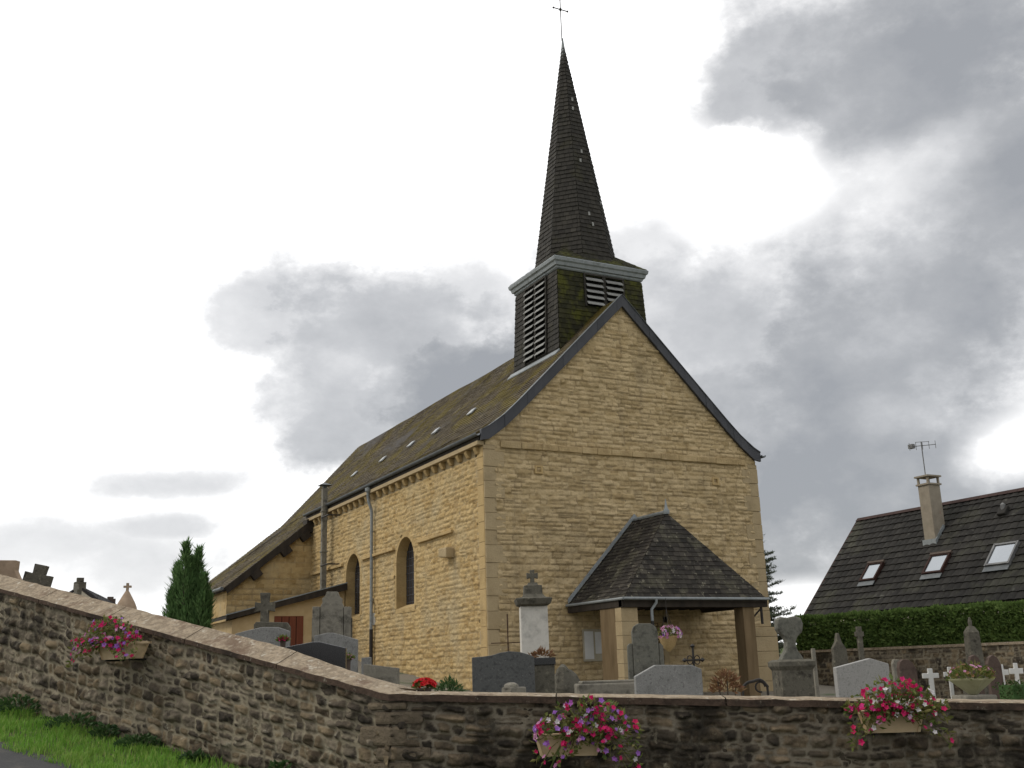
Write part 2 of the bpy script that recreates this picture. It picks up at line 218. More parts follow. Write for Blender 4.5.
# ------------------------------------------------------------------ mesh builder
class MB:
    def __init__(s): s.v = []; s.f = []
    def add(s, vs, fs):
        o = len(s.v); s.v += [Vector(p) for p in vs]; s.f += [tuple(i+o for i in f) for f in fs]; return s
    def box(s, c, d, rot=None, taper=(1, 1)):
        hx, hy, hz = d[0]/2, d[1]/2, d[2]/2; tx, ty = taper
        vs = [Vector((x*hx*(tx if z > 0 else 1), y*hy*(ty if z > 0 else 1), z*hz)) for z in (-1, 1) for y in (-1, 1) for x in (-1, 1)]
        if rot: vs = [rot @ p for p in vs]
        return s.add([p+Vector(c) for p in vs], [(0, 2, 3, 1), (4, 5, 7, 6), (0, 1, 5, 4), (2, 6, 7, 3), (0, 4, 6, 2), (1, 3, 7, 5)])
    def b2(s, a, b): return s.box([(a[i]+b[i])/2 for i in range(3)], [abs(b[i]-a[i]) for i in range(3)])
    def prism(s, pts, off):
        """closed polygon of 3D points pushed along off"""
        n = len(pts); off = Vector(off); P = [Vector(p) for p in pts]
        return s.add(P+[p+off for p in P], [tuple(range(n))[::-1], tuple(range(n, 2*n))]+[(i, (i+1) % n, n+(i+1) % n, n+i) for i in range(n)])
    def tube(s, path, r, n=8, caps=True):
        P = [Vector(p) for p in path]; rs = r if isinstance(r, (list, tuple)) else [r]*len(P); rings = []; o = len(s.v)
        prev = None
        for i, p in enumerate(P):
            t = ((P[min(i+1, len(P)-1)]-P[max(i-1, 0)])).normalized()
            a = prev if prev else (Vector((1, 0, 0)) if abs(t.x) < .9 else Vector((0, 1, 0)))
            u = (a-t*a.dot(t)).normalized(); prev = u; w = t.cross(u)
            s.v += [p+(u*math.cos(2*PI*k/n)+w*math.sin(2*PI*k/n))*rs[i] for k in range(n)]
        for i in range(len(P)-1):
            for k in range(n): s.f.append((o+i*n+k, o+i*n+(k+1) % n, o+(i+1)*n+(k+1) % n, o+(i+1)*n+k))
        if caps: s.f += [tuple(o+k for k in range(n))[::-1], tuple(o+(len(P)-1)*n+k for k in range(n))]
        return s
    def lathe(s, c, prof, n=12, sq=False, rz=0):
        """(radius, z) profile turned round z; sq: 4 sides"""
        if sq: n = 4; rz += PI/4
        k2 = math.sqrt(2) if sq else 1; o = len(s.v)
        for r, z in prof: s.v += [Vector(c)+Vector((r*k2*math.cos(rz+2*PI*k/n), r*k2*math.sin(rz+2*PI*k/n), z)) for k in range(n)]
        for i in range(len(prof)-1):
            for k in range(n): s.f.append((o+i*n+k, o+i*n+(k+1) % n, o+(i+1)*n+(k+1) % n, o+(i+1)*n+k))
        s.f += [tuple(o+k for k in range(n))[::-1], tuple(o+(len(prof)-1)*n+k for k in range(n))]; return s
    def build(s, name, m, parent=None, smooth=False, world=False, bevel=0, loc=None, auto=None):
        me = bpy.data.meshes.new(name); off = Vector((0, 0, 0))
        if world and parent:
            r = parent
            while r.parent: r = r.parent
            off = r.location
        me.from_pydata([p-off for p in s.v], [], s.f); me.materials.append(m)
        bm = bmesh.new(); bm.from_mesh(me)
        if bevel:
            bmesh.ops.remove_doubles(bm, verts=bm.verts, dist=1e-5)
            es = [e for e in bm.edges if len(e.link_faces) == 2 and e.calc_face_angle() > .45]
            bmesh.ops.bevel(bm, geom=es, offset=bevel, segments=2, profile=.6, affect='EDGES', clamp_overlap=True)
        bmesh.ops.recalc_face_normals(bm, faces=bm.faces)
        bm.to_mesh(me); bm.free()
        if smooth:
            me.polygons.foreach_set('use_smooth', [True]*len(me.polygons))
            if auto is not None: me.set_sharp_from_angle(angle=auto)
        o = bpy.data.objects.new(name, me); COL.objects.link(o)
        if parent: o.parent = parent
        if loc is not None: o.location = loc
        return o
def thing(name, label, cat, loc, rz=0, group=None):
    o = bpy.data.objects.new(name, None); COL.objects.link(o); o.location = loc; o.rotation_euler = (0, 0, rz); o.empty_display_size = .2
    o['label'] = label; o['category'] = cat
    if group: o['group'] = group
    return o
def kind(o, k): o['kind'] = k; return o

def clip2(poly, conv):
    """Sutherland-Hodgman: clip 2D polygon by convex CCW polygon"""
    out = poly
    for i in range(len(conv)):
        a, b = conv[i], conv[(i+1) % len(conv)]; inp = out; out = []
        if not inp: return []
        def side(p): return (b[0]-a[0])*(p[1]-a[1])-(b[1]-a[1])*(p[0]-a[0])
        for j in range(len(inp)):
            p, q = inp[j], inp[(j+1) % len(inp)]; sp, sq = side(p), side(q)
            if sp >= 0: out.append(p)
            if (sp >= 0) != (sq >= 0):
                t = sp/(sp-sq); out.append((p[0]+(q[0]-p[0])*t, p[1]+(q[1]-p[1])*t))
    return out
def tiles(mb, poly, n, expo, width, lift, rng, jit=.3, up=None, base=0.0, curve=0.0):
    """lay overlapping slates on a convex planar polygon; n = outward side hint"""
    P = [Vector(p) for p in poly]; nn = None
    nn = (P[1]-P[0]).cross(P[2]-P[0]).normalized()
    if nn.dot(Vector(n)) < 0: nn = -nn
    z = Vector(up) if up else Vector((0, 0, 1)); vv = (z-nn*z.dot(nn)).normalized(); uu = vv.cross(nn).normalized()
    O = P[0]; Q = [((p-O).dot(uu), (p-O).dot(vv)) for p in P]
    ar = sum(Q[i][0]*Q[(i+1) % len(Q)][1]-Q[(i+1) % len(Q)][0]*Q[i][1] for i in range(len(Q)))
    if ar < 0: Q = Q[::-1]
    u0, u1 = min(q[0] for q in Q), max(q[0] for q in Q); v0, v1 = min(q[1] for q in Q), max(q[1] for q in Q)
    k = 0; v = v0
    while v < v1:
        u = u0-width*(rng.random() if jit else (k % 2)*.5)
        while u < u1:
            w = width*(1+(rng.random()-.5)*jit)
            dv = (rng.random()-.5)*expo*.1*min(1, jit*3)
            c = clip2([(u+.004, v+dv), (u+w-.004, v+dv), (u+w-.004, v+expo*1.04), (u+.004, v+expo*1.04)], Q)
            if len(c) >= 3:
                l0 = lift*(1+(rng.random()-.5)*.7*min(1, jit*3)); tl = (rng.random()-.5)*lift*.5*min(1, jit*3)
                hs = [base+.003+l0*(1-(q[1]-v)/(expo*1.04))+tl*((q[0]-u)/w-.5) for q in c]
                top = [O+uu*q[0]+vv*q[1]+nn*h for q, h in zip(c, hs)]
                fs = [tuple(range(len(c)))]; vs = list(top)
                for i in range(len(c)):
                    j = (i+1) % len(c)
                    if c[i][1] < v+expo*.3 and c[j][1] < v+expo*.3:
                        m_ = len(vs); vs += [top[i]-nn*(hs[i]-base+.006), top[j]-nn*(hs[j]-base+.006)]; fs.append((i, m_, m_+1, j))
                mb.add(vs, fs)
            u += w
        v += expo; k += 1
    return mb
def stone(mb, O, U, V, N, u0, u1, v0, v1, bulge, rng, rnd=.02, nx=None, skew=0.0, n_v=3):
    """one rough-faced block standing out of the wall plane"""
    w, h = u1-u0, v1-v0
    if w < .05 or h < .04: return
    nx = nx or max(2, min(5, int(w/.13)))
    e = min(.022, h*.14); eu = e/w; ev = e/h
    us = [0, eu]+[i/nx for i in range(1, nx)]+[1-eu, 1]; vs_ = [0, ev]+[i/n_v for i in range(1, n_v)]+[1-ev, 1]
    H = bulge*(.55+.8*rng.random()); tx, ty = (rng.random()-.5)*.8, (rng.random()-.5)*.9+.25
    o = len(mb.v); nu = len(us)
    cj = [[rng.uniform(-rnd, rnd), rng.uniform(-rnd, rnd)] for _ in range(4)]
    for j, b in enumerate(vs_):
        for i, a in enumerate(us):
            dx = (cj[0][0]*(1-a)+cj[1][0]*a)*(1-b)+(cj[2][0]*(1-a)+cj[3][0]*a)*b
            dy = (cj[0][1]*(1-a)+cj[1][1]*a)*(1-b)+(cj[2][1]*(1-a)+cj[3][1]*a)*b
            # round the corners
            cx, cy = abs(a-.5)*2, abs(b-.5)*2; q = max(0, cx+cy-1.55)
            rim = i in (0, nu-1) or j in (0, len(vs_)-1)
            hh = -.012 if rim else H*(.62 if (i in (1, nu-2) or j in (1, len(vs_)-2)) else 1+rng.uniform(-.35, .35))*(1+tx*(a-.5)+ty*(b-.5))
            sh = 1-.16*q
            p = O+U*(u0+w*(.5+(a-.5)*sh)+dx)+V*(v0+h*(.5+(b-.5)*sh)+dy)+N*hh
            mb.v.append(p)
    for j in range(len(vs_)-1):
        for i in range(nu-1): mb.f.append((o+j*nu+i, o+j*nu+i+1, o+(j+1)*nu+i+1, o+(j+1)*nu+i))
def courses(mb, O, U, V, N, v0, v1, spans, hmin, hmax, lmin, lmax, bulge, rng, gap=.012, rnd=.012):
    """fill a wall with coursed stones; spans(va, vb) -> list of free (u0, u1)"""
    v = v0
    while v < v1-.05:
        h = rng.uniform(hmin, hmax)
        if v+h > v1-.06: h = v1-v
        for a, b in spans(v, v+h):
            u = a
            while u < b-.03:
                w = rng.uniform(lmin, lmax)
                if b-(u+w) < lmin*.6: w = b-u
                stone(mb, O, U, V, N, u+gap*.5, u+w-gap*.5, v+gap*.5, v+h-gap*.5, bulge, rng, rnd)
                u += w
        v += h
    return mb

# ------------------------------------------------------------------ stone relief (numpy height fields)
def _hash(i, j, k):
    n = (i.astype(np.int64)*374761393+j.astype(np.int64)*668265263+k*1274126177) & 0x7fffffff
    n = ((n ^ (n >> 13))*1103515245+12345) & 0x7fffffff
    n = ((n ^ (n >> 15))*2246822519) & 0x7fffffff
    return ((n >> 4) & 0xffff)/65535.0
def vn(x, y, k):
    i, j = np.floor(x), np.floor(y); fx, fy = x-i, y-j; fx = fx*fx*(3-2*fx); fy = fy*fy*(3-2*fy)
    a, b, c, d = _hash(i, j, k), _hash(i+1, j, k), _hash(i, j+1, k), _hash(i+1, j+1, k)
    return (a*(1-fx)+b*fx)*(1-fy)+(c*(1-fx)+d*fx)*fy-.5
def fb(x, y, k, o=4):
    t = 0; a = 1.0
    for m_ in range(o): t = t+a*vn(x*2**m_+m_*17.3, y*2**m_+m_*9.1, k+m_); a *= .5
    return t
def relief(u0, u1, v0, v1, res, fO, mask, hs, ls, seed, bulge, warp=.012, gap=.022, soft=.03, rough=.012, flat=.5, split=0.0, rnd=.02):
    """masonry as a displaced sheet: blocks with lengths ls laid in courses of heights hs (metres); fO(u, v, h) -> points, mask(u, v) keeps quads"""
    nu, nv = int((u1-u0)/res)+1, int((v1-v0)/res)+1; rg = np.random.default_rng(seed)
    u, v = np.meshgrid(np.linspace(u0, u1, nu), np.linspace(v0, v1, nv))
    uu = u+warp*1.6*fb(u*3.1, v*3.1, seed+50, 2)+warp*1.1*fb(u*10, v*10, seed+55, 2); vv = v+warp*2.2*fb(u*.9, v*.9, seed+58, 2)+warp*1.2*fb(u*3.5, v*3.5, seed+60, 2)+warp*.8*fb(u*10, v*10, seed+65, 2)
    nr = int((v1-v0+2)/hs[0])+4; B = np.concatenate([[v0-.6], v0-.6+np.cumsum(rg.uniform(hs[0], hs[1], nr))])
    k = np.clip(np.searchsorted(B, vv)-1, 0, nr-1); lo, hi = B[k], B[k+1]
    left = np.zeros(u.shape); right = np.ones(u.shape); tone = np.zeros(u.shape); th = np.zeros(u.shape); tx = np.zeros(u.shape); ty = np.zeros(u.shape)
    for q in np.unique(k):
        m_ = k == q; n = int((u1-u0+3)/ls[0])+4; L = rg.uniform(0, 1, n)**1.4*(ls[1]-ls[0])+ls[0]; E = np.concatenate([[u0-1], u0-1+np.cumsum(L)]); i = np.clip(np.searchsorted(E, uu[m_])-1, 0, n-1)
        left[m_] = E[i]; right[m_] = E[i+1]
        T = rg.uniform(0, 1, (4, n))
        if split:      # some blocks are two thin stones
            sp = rg.uniform(0, 1, n) < split; f = rg.uniform(.4, .6, n)[i]; mid = lo[m_]+(hi[m_]-lo[m_])*f; up = vv[m_] > mid; a_ = sp[i]
            lo_, hi_ = lo[m_].copy(), hi[m_].copy(); lo_ = np.where(a_ & up, mid, lo_); hi_ = np.where(a_ & ~up, mid, hi_); lo[m_] = lo_; hi[m_] = hi_
            T2 = rg.uniform(0, 1, (4, n)); tone[m_] = np.where(a_ & up, T2[0][i], T[0][i]); th[m_] = np.where(a_ & up, T2[1][i], T[1][i])
        else: tone[m_] = T[0][i]; th[m_] = T[1][i]
        tx[m_] = T[2][i]; ty[m_] = T[3][i]
    du = np.minimum(uu-left, right-uu); dv = np.minimum(vv-lo, hi-vv)
    # rounded block corners
    r_ = rnd+.5*rnd*(th-.5); e = np.where((du < r_) & (dv < r_), r_-np.hypot(np.maximum(r_-du, 0), np.maximum(r_-dv, 0)), np.minimum(du, dv)) if rnd else np.minimum(du, dv)
    e = e-gap*.5*(.6+.8*(vn(u*4, v*4, seed+80)+.5))
    ramp = np.clip(e/soft, 0, 1); ramp = 1-(1-ramp)**2; sc_ = (vv-(lo+hi)/2)/(hi-lo); sx_ = (uu-(left+right)/2)/(right-left)
    h = ramp*bulge*np.clip(flat+.9*(th-.3)-(.1+.6*ty)*sc_+.5*(tx-.5)*sx_, .1, 3)+rough*(fb(u*9, v*12, seed+70, 3)*2*(.3+.7*ramp))
    joint = np.clip(.5-e/.008, 0, 1)
    P = fO(u.ravel(), v.ravel(), h.ravel())
    uc, vc = (u[:-1, :-1]+u[1:, 1:])*.5, (v[:-1, :-1]+v[1:, 1:])*.5; keep = mask(uc, vc).ravel()
    idx = np.arange(nu*nv).reshape(nv, nu); F = np.stack([idx[:-1, :-1].ravel(), idx[:-1, 1:].ravel(), idx[1:, 1:].ravel(), idx[1:, :-1].ravel()], 1)[keep]
    used = np.unique(F); remap = np.full(nu*nv, -1); remap[used] = np.arange(len(used))
    return P[used], remap[F], tone.ravel()[used], joint.ravel()[used]
def relief_obj(name, data, m, parent):
    P, F, t, j = data; r = parent
    while r.parent: r = r.parent
    me = bpy.data.meshes.new(name); me.from_pydata((P-np.array(r.location)).tolist(), [], F.tolist()); me.materials.append(m)
    for nm, a in (('tone', t), ('joint', j)): me.attributes.new(nm, 'FLOAT', 'POINT').data.foreach_set('value', a.astype(np.float32))
    me.polygons.foreach_set('use_smooth', [True]*len(me.polygons))
    o = bpy.data.objects.new(name, me); COL.objects.link(o); o.parent = parent; return o
def plane_O(O, U, V, N, base=0.0):
    O, U, V, N = (np.array(a, float) for a in (O, U, V, N))
    return lambda u, v, h: O+u[:, None]*U+v[:, None]*V+(h+base)[:, None]*N

# ------------------------------------------------------------------ terrain
def hill(y):
    K = [(-400, -2), (-60, -.6), (-27.3, 0), (-23, -.12), (-20, -.12), (-17, .35), (-10, 1.38), (0, 2.4), (12, 3.1), (40, 4.0), (120, 4.6), (500, 3)]
    for (a, za), (b, zb) in zip(K, K[1:]):
        if y <= b: return za+(zb-za)*max(0, (y-a)/(b-a))
    return 3
def zout(x, y): return hill(y)-.009*max(-60, min(60, x+9.4))
def yard(x, y):
    return 1.0+.11*max(-3, min(y, 14))+.04*min(y+3, 0)-.02*max(-20, min(x, 30))+.1*max(0, -x-3)
WL_, WC_, WR_ = Vector((-12.7, -10.1)), Vector((-9.43, -16.95)), Vector((-4.2, -20.05))
dL = (WL_-WC_).normalized(); dR = (WR_-WC_).normalized()
WL2 = WC_+dL*34; WR2 = WC_+dR*26
nL = Vector((-dL.y, dL.x)); nL = nL if nL.dot(Vector((-1, 0))) > 0 else -nL
nR = Vector((-dR.y, dR.x)); nR = nR if nR.dot(Vector((0, -1))) > 0 else -nR

def grid(xs, ys, fz):
    mb = MB(); mb.v = [Vector((x, y, fz(x, y))) for y in ys for x in xs]; n = len(xs)
    mb.f = [(j*n+i, j*n+i+1, (j+1)*n+i+1, (j+1)*n+i) for j in range(len(ys)-1) for i in range(n-1)]; return mb
def spaced(a, b, fine, lo, hi, grow=1.35):
    v = []; x = a
    while x < b: v.append(x); x += fine
    v.append(b); st = fine; x = b
    while x < hi: st *= grow; x += st; v.append(x)
    st = fine; x = a
    while x > lo: st *= grow; x -= st; v.insert(0, x)
    return v
def wdist(x, y):
    p = Vector((x, y))-WC_; a = p.dot(nL); b = p.dot(nR)
    return max(a, b)
def zground(x, y):
    d = wdist(x, y)
    if d < -.3 and -40 < y < 60 and x < 60: return min(zout(x, y), yard(x, y))-.5
    return zout(x, y)-.02*(1 if d > 1 else 0)
kind(grid(spaced(-24, 4, .5, -900, 900), spaced(-30, 2, .5, -900, 900), zground).build('ground', soil_m), 'structure')

# churchyard ground inside the wall
xs = [-26+i*.6 for i in range(110)]; ys = [-33+i*.6 for i in range(122)]
mb = MB(); idx = {}
for j, y in enumerate(ys):
    for i, x in enumerate(xs):
        if wdist(x, y) < -.05: idx[i, j] = len(mb.v); mb.v.append(Vector((x, y, yard(x, y)+.03*mnoise.noise(Vector((x, y, 0))))))
for j in range(len(ys)-1):
    for i in range(len(xs)-1):
        q = [(i, j), (i+1, j), (i+1, j+1), (i, j+1)]
        if all(k in idx for k in q): mb.f.append(tuple(idx[k] for k in q))
kind(mb.build('churchyard_ground', gravel_m, smooth=True), 'structure')

# road: strip following the wall outside the grass verge
def offs(d):
    """polyline at distance d outside the wall"""
    A = WL2+nL*d; Cc = WC_+(nL+nR)*(d/(1+nL.dot(nR))); B = WR2+nR*d
    return A, Cc, B
mb = MB(); rows = []
for d in [1.2+.5*k for k in range(26)]:
    A, Cc, B = offs(d); pts = [A.lerp(Cc, t/160) for t in range(160)]+[Cc.lerp(B, t/60) for t in range(61)]
    wob = [.09*mnoise.noise(Vector((p.x*1.3, p.y*1.3, 0)))+.04*mnoise.noise(Vector((p.x*5, p.y*5, 0))) if d == 1.2 else 0 for p in pts]
    rows.append([Vector((p.x, p.y+w, zout(p.x, p.y)+.012)) for p, w in zip(pts, wob)])
for r in rows: mb.v += r
n = len(rows[0]); mb.f = [(j*n+i, j*n+i+1, (j+1)*n+i+1, (j+1)*n+i) for j in range(len(rows)-1) for i in range(n-1)]
kind(mb.build('road', asphalt), 'structure')

# ------------------------------------------------------------------ churchyard wall
rng = random.Random(5)
wt = .42
def wall_top(side, s):
    if side == 'L': return 1.40+(2.95-1.40)*s/7.59 if s < 12 else 1.40+(2.95-1.40)*12/7.59
    return 1.40-.26*s/6.08
def wall_bot(side, s):
    p = WC_+(dL if side == 'L' else dR)*s; return zout(p.x, p.y)-.05
cw = thing('churchyard_wall', 'long dark rubble stone wall with concrete coping bending beside the road', 'wall', (WC_.x, WC_.y, .3))
mo = MB(); stL = MB(); stR = MB(); cp = MB(); ce = MB(); moR = MB()
for side, d, n2, Ls, st, mo_ in (('L', dL, nL, 24, stL, mo), ('R', dR, nR, 20, stR, moR)):
    U = Vector((d.x, d.y, 0)); N = Vector((n2.x, n2.y, 0)); O = Vector((WC_.x, WC_.y, 0)); V = Vector((0, 0, 1))
    # core with an uneven mortar face
    ns, nv = int(Ls*10), 16; o = len(mo_.v)
    for j in range(nv+1):
        for i in range(ns+1):
            s = Ls*i/ns; zb, zt_ = wall_bot(side, s)-.3, wall_top(side, s)-.02; z = zb+(zt_-zb)*j/nv
            mo_.v.append(O+U*s+V*z+N*(.012*mnoise.noise(Vector((s*5, z*5, 3)))))
    for j in range(nv):
        for i in range(ns): mo_.f.append((o+j*(ns+1)+i, o+j*(ns+1)+i+1, o+(j+1)*(ns+1)+i+1, o+(j+1)*(ns+1)+i))
    # back face and ends
    o = len(mo_.v); nb = 24
    for i in range(nb+1):
        s = Ls*i/nb; mo_.v += [O+U*s-N*wt+V*(wall_bot(side, s)-.6), O+U*s-N*wt+V*(wall_top(side, s)-.02)]
    for i in range(nb): mo_.f.append((o+2*i, o+2*i+2, o+2*i+3, o+2*i+1))
    # rubble face laid in rough courses that follow the slope
    Lv = 11 if side == 'L' else 9.5
    def place(u, v, h, side=side, U=U, N=N, O=O):
        zb = np.array([wall_bot(side, x) for x in u])-.05; zt_ = np.array([wall_top(side, x) for x in u])-.03
        z = zb+(zt_-zb)*v/1.5
        hh = h+.008
        return np.array(O)+u[:, None]*np.array(U)+z[:, None]*np.array(V)+hh[:, None]*np.array(N)
    relief_obj('rubble_masonry', relief(0, Lv, 0, 1.5, .017, place, lambda u, v: u > -9, (.105, .19) if side == 'L' else (.095, .18), (.09, .3), 7 if side == 'L' else 40, .048, .036, .03 if side == 'L' else .025, .04, .026, .5, .22, .045), rub_stone if side == 'L' else rub_stone_dark, cw)
    # coping: sloping cast slabs with an overhanging drip edge, jointed every 1.6 m
    ov = .07; seg = 1.63; s = -.0
    while s < Ls:
        e2 = min(s+seg, Ls); m_ = 14
        for q in range(m_):
            sa, sb = s+(e2-s)*q/m_, s+(e2-s)*(q+1)/m_
            if q == m_-1: sb -= .012
            pts = []
            for ss in (sa, sb):
                base = O+U*ss
                if ss <= 1e-6: base = O
                zt_ = wall_top(side, ss); j = .012*mnoise.noise(Vector((ss*5, 1, side == 'L')))
                f_ = ov+.016*mnoise.noise(Vector((ss*4, 7, 0)))
                if ss <= 1e-6:
                    mit = (nL+nR)*(1/(1+nL.dot(nR))); MN = Vector((mit.x, mit.y, 0))
                else: MN = N
                rh = .012+(.115*min(1, ss/1.8) if side == 'L' else 0); eb = .034-.012*min(1, ss/1.8)*(side == 'L')
                pts.append([base+MN*f_+V*(zt_-eb+j), base+MN*f_+V*(zt_+.03+j), base+MN*(f_-.03)+V*(zt_+.042+j), base-MN*(wt*.5)+V*(zt_+.045+rh+j), base-MN*(wt+ov)+V*(zt_+.04), base-MN*(wt+ov)+V*(zt_-.045)])
            A, B = pts
            cp.add(A+B, [(1, 7, 8, 2), (2, 8, 9, 3), (3, 9, 10, 4), (4, 10, 11, 5)])
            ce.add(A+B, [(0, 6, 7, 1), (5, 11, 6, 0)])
        s = e2
mo.build('mortar_core', rub_mortar, cw, world=True); moR.build('mortar_core', rub_mortar_dark, cw, world=True)

ck = MB(); z = -.1; k = 0; mit = (nL+nR)*(1/(1+nL.dot(nR))); rc = random.Random(12)
while z < 1.34:
    h = min(rc.uniform(.13, .2), 1.36-z); a, b_ = (rc.uniform(.28, .4), rc.uniform(.14, .22))[::1 if k % 2 else -1]; o_ = .045+rc.uniform(0, .015)
    P = [WC_+dL*a+nL*o_, WC_+mit*(o_-.01), WC_+dR*b_+nR*o_, WC_+dR*b_-nR*.1, WC_-mit*.1, WC_+dL*a-nL*.1]; ck.prism([(p.x, p.y, z+.008) for p in P], (0, 0, h-.016)); z += h; k += 1
ck.build('corner_stones', M('bend_stone', [(.09, .072, .052), (.2, .16, .11), (.13, .105, .075), (.25, .205, .145)], .5, 7, patch=((.03, .026, .021), 1.6, .5, .66, .75), patch2=((.36, .33, .26), 8, .6, .74, .6), rough=.95, bump=(20, 1, .05), spec=.1), cw, world=True, bevel=.03)
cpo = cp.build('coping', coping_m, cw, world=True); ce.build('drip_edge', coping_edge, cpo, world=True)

# ------------------------------------------------------------------ the church
rng = random.Random(11)
CH = thing('church', 'yellow limestone village church with slate roofs and a slender octagonal spire', 'church', (5, 8, 1.0))
X, Y, Z = Vector((1, 0, 0)), Vector((0, 1, 0)), Vector((0, 0, 1)); O0 = Vector((0, 0, 0))
W, YE, YN = 10.0, 24.8, 16.9
PROF = [(-.14, 8.37), (.15, 8.53), (.65, 8.91), (1.15, 9.38), (5, 13.22)]      # roof surface, left half
def prof(x):
    x = x if x <= 5 else W-x
    for (a, za), (b, zb) in zip(PROF, PROF[1:]):
        if x <= b: return za+(zb-za)*(x-a)/(b-a)
    return 13.22
def cw_(mb, name, m, parent=CH, **k): return mb.build(name, m, parent, world=True, **k)
def prof_x(z):
    """x of the gable masonry edge at height z"""
    if z < 8.1: return 0
    lo, hi = 0.0, 5.0
    for _ in range(24):
        mid = (lo+hi)/2
        if prof(mid)-.25 < z: lo = mid
        else: hi = mid
    return lo
# facade
gab = [(0, 0, .2), (W, 0, .2), (W, 0, 8.1)]+[(W-x, 0, z-.2) for x, z in PROF[1:]]+[(x, 0, z-.2) for x, z in PROF[-2:0:-1]]+[(0, 0, 8.1)]
fw = cw_(MB().prism(gab, (0, .6, 0)), 'facade_wall', mortar_l)
def fspan(a, b):
    x0 = prof_x(b)+.02; lo = .36 if b < 8.0 else .04
    x0 = max(x0, lo)
    if x0 > 4.8: return []
    return [(x0, W-x0)]
_px = [p[0] for p in PROF]; _pz = [p[1] for p in PROF]
def fmask(u, v):
    x = np.minimum(u, W-u); top = np.interp(x, _px, _pz)-.16
    return (v < top) & ((v > 8.0) | (x > .33))
relief_obj('facade_masonry', relief(.02, W-.02, .5, 13.1, .03, plane_O(O0, X, Z, -Y, .004), fmask, (.115, .19), (.18, .62), 300, .044, .014, .012, .03, .018, .5, .08), limestone, fw)
QN = (MB(), MB()); z = .5; k = 0
while z < 7.9:
    h = .5 if k % 2 else .42; h = min(h, 8.0-z)
    for s in (0, 1):
        q = QN[s]; ln = .62 if k % 2 else .36; x0, x1 = (-.03, ln) if s == 0 else (W-ln, W+.03)
        q.b2((x0, -.035 if k % 2 else -.022, z+.006), (x1, .36 if k % 2 else .5, z+h-.006))
    z += h; k += 1
for q in QN: cw_(q, 'quoins', dressed, bevel=.012)
sc = MB(); x = .5
while x < W-.5:
    w = min(rng.uniform(.5, .9), W-.5-x)
    sc.box((x+w/2, -.035, 8.03), (w-.008, .13+rng.uniform(-.015, .015), .19+rng.uniform(-.02, .02))); x += w
cw_(sc, 'string_course', limestone, bevel=.025)
# small put-log openings in the facade
pm = MB()
for x_, z_ in ((1.75, 7.35), (8.25, 7.35)):
    pm = MB(); pm.b2((x_-.13, -.075, z_-.12), (x_-.07, .02, z_+.12)).b2((x_+.07, -.075, z_-.12), (x_+.13, .02, z_+.12)).b2((x_-.07, -.075, z_+.07), (x_+.07, .02, z_+.12)).b2((x_-.07, -.075, z_-.12), (x_+.07, .02, z_-.07))
    cw_(pm, 'putlog_surround', dressed_warm, fw)
# side wall facing -X with two arched windows
WIN = [(6.1, .78), (11.3, .78)]; SILL, SPR, REC = 3.76, 5.27, .37
sw = MB()
def arch(c, w, n=12): return [(c-w, SILL), ] + [(c-w*math.cos(PI*i/n), SPR+w*math.sin(PI*i/n)*1.02) for i in range(n+1)] + [(c+w, SILL)]
ed = [0.0]
for c, w in WIN: ed += [c-w, c+w]
ed += [YN]
zt0, zb0 = 8.35, .3
for i in range(0, len(ed), 2): sw.add([(0, ed[i], zb0), (0, ed[i+1], zb0), (0, ed[i+1], zt0), (0, ed[i], zt0)], [(0, 1, 2, 3)])
for c, w in WIN:
    sw.add([(0, c-w, zb0), (0, c+w, zb0), (0, c+w, SILL), (0, c-w, SILL)], [(0, 1, 2, 3)])
    A = arch(c, w)[1:-1]
    for (a, za), (b, zb_) in zip(A, A[1:]): sw.add([(0, a, za), (0, b, zb_), (0, b, zt0), (0, a, zt0)], [(0, 1, 2, 3)])
swo = cw_(sw, 'nave_wall', mortar_l)
def sspan(a, b):
    cut = []
    for c, w in WIN:
        if b > SILL-.16 and a < SPR: cut.append((c-w-.17, c+w+.17))
        elif SPR <= a < SPR+w+.19:
            r = w+.19; hw = math.sqrt(max(0, r*r-(a-SPR)**2)); cut.append((c-hw, c+hw))
    out = []; u = .40
    for a_, b_ in sorted(cut): out.append((u, a_)); u = b_
    out.append((u, YN)); return [(p, r) for p, r in out if r-p > .06]
def smask(u, v):
    m_ = (u > .38) & (v < 7.74)
    for c, w in WIN: m_ &= ~((np.abs(u-c) < w+.14) & (v > SILL-.12) & (v <= SPR)) & ~((v > SPR) & ((u-c)**2+(v-SPR)**2 < (w+.14)**2))
    return m_
relief_obj('nave_masonry', relief(.36, YN, .8, 7.76, .032, plane_O(O0, Y, Z, -X, .004), smask, (.115, .19), (.16, .52), 500, .036, .019, .014, .035, .017, .5, .1), limestone_warm, swo)
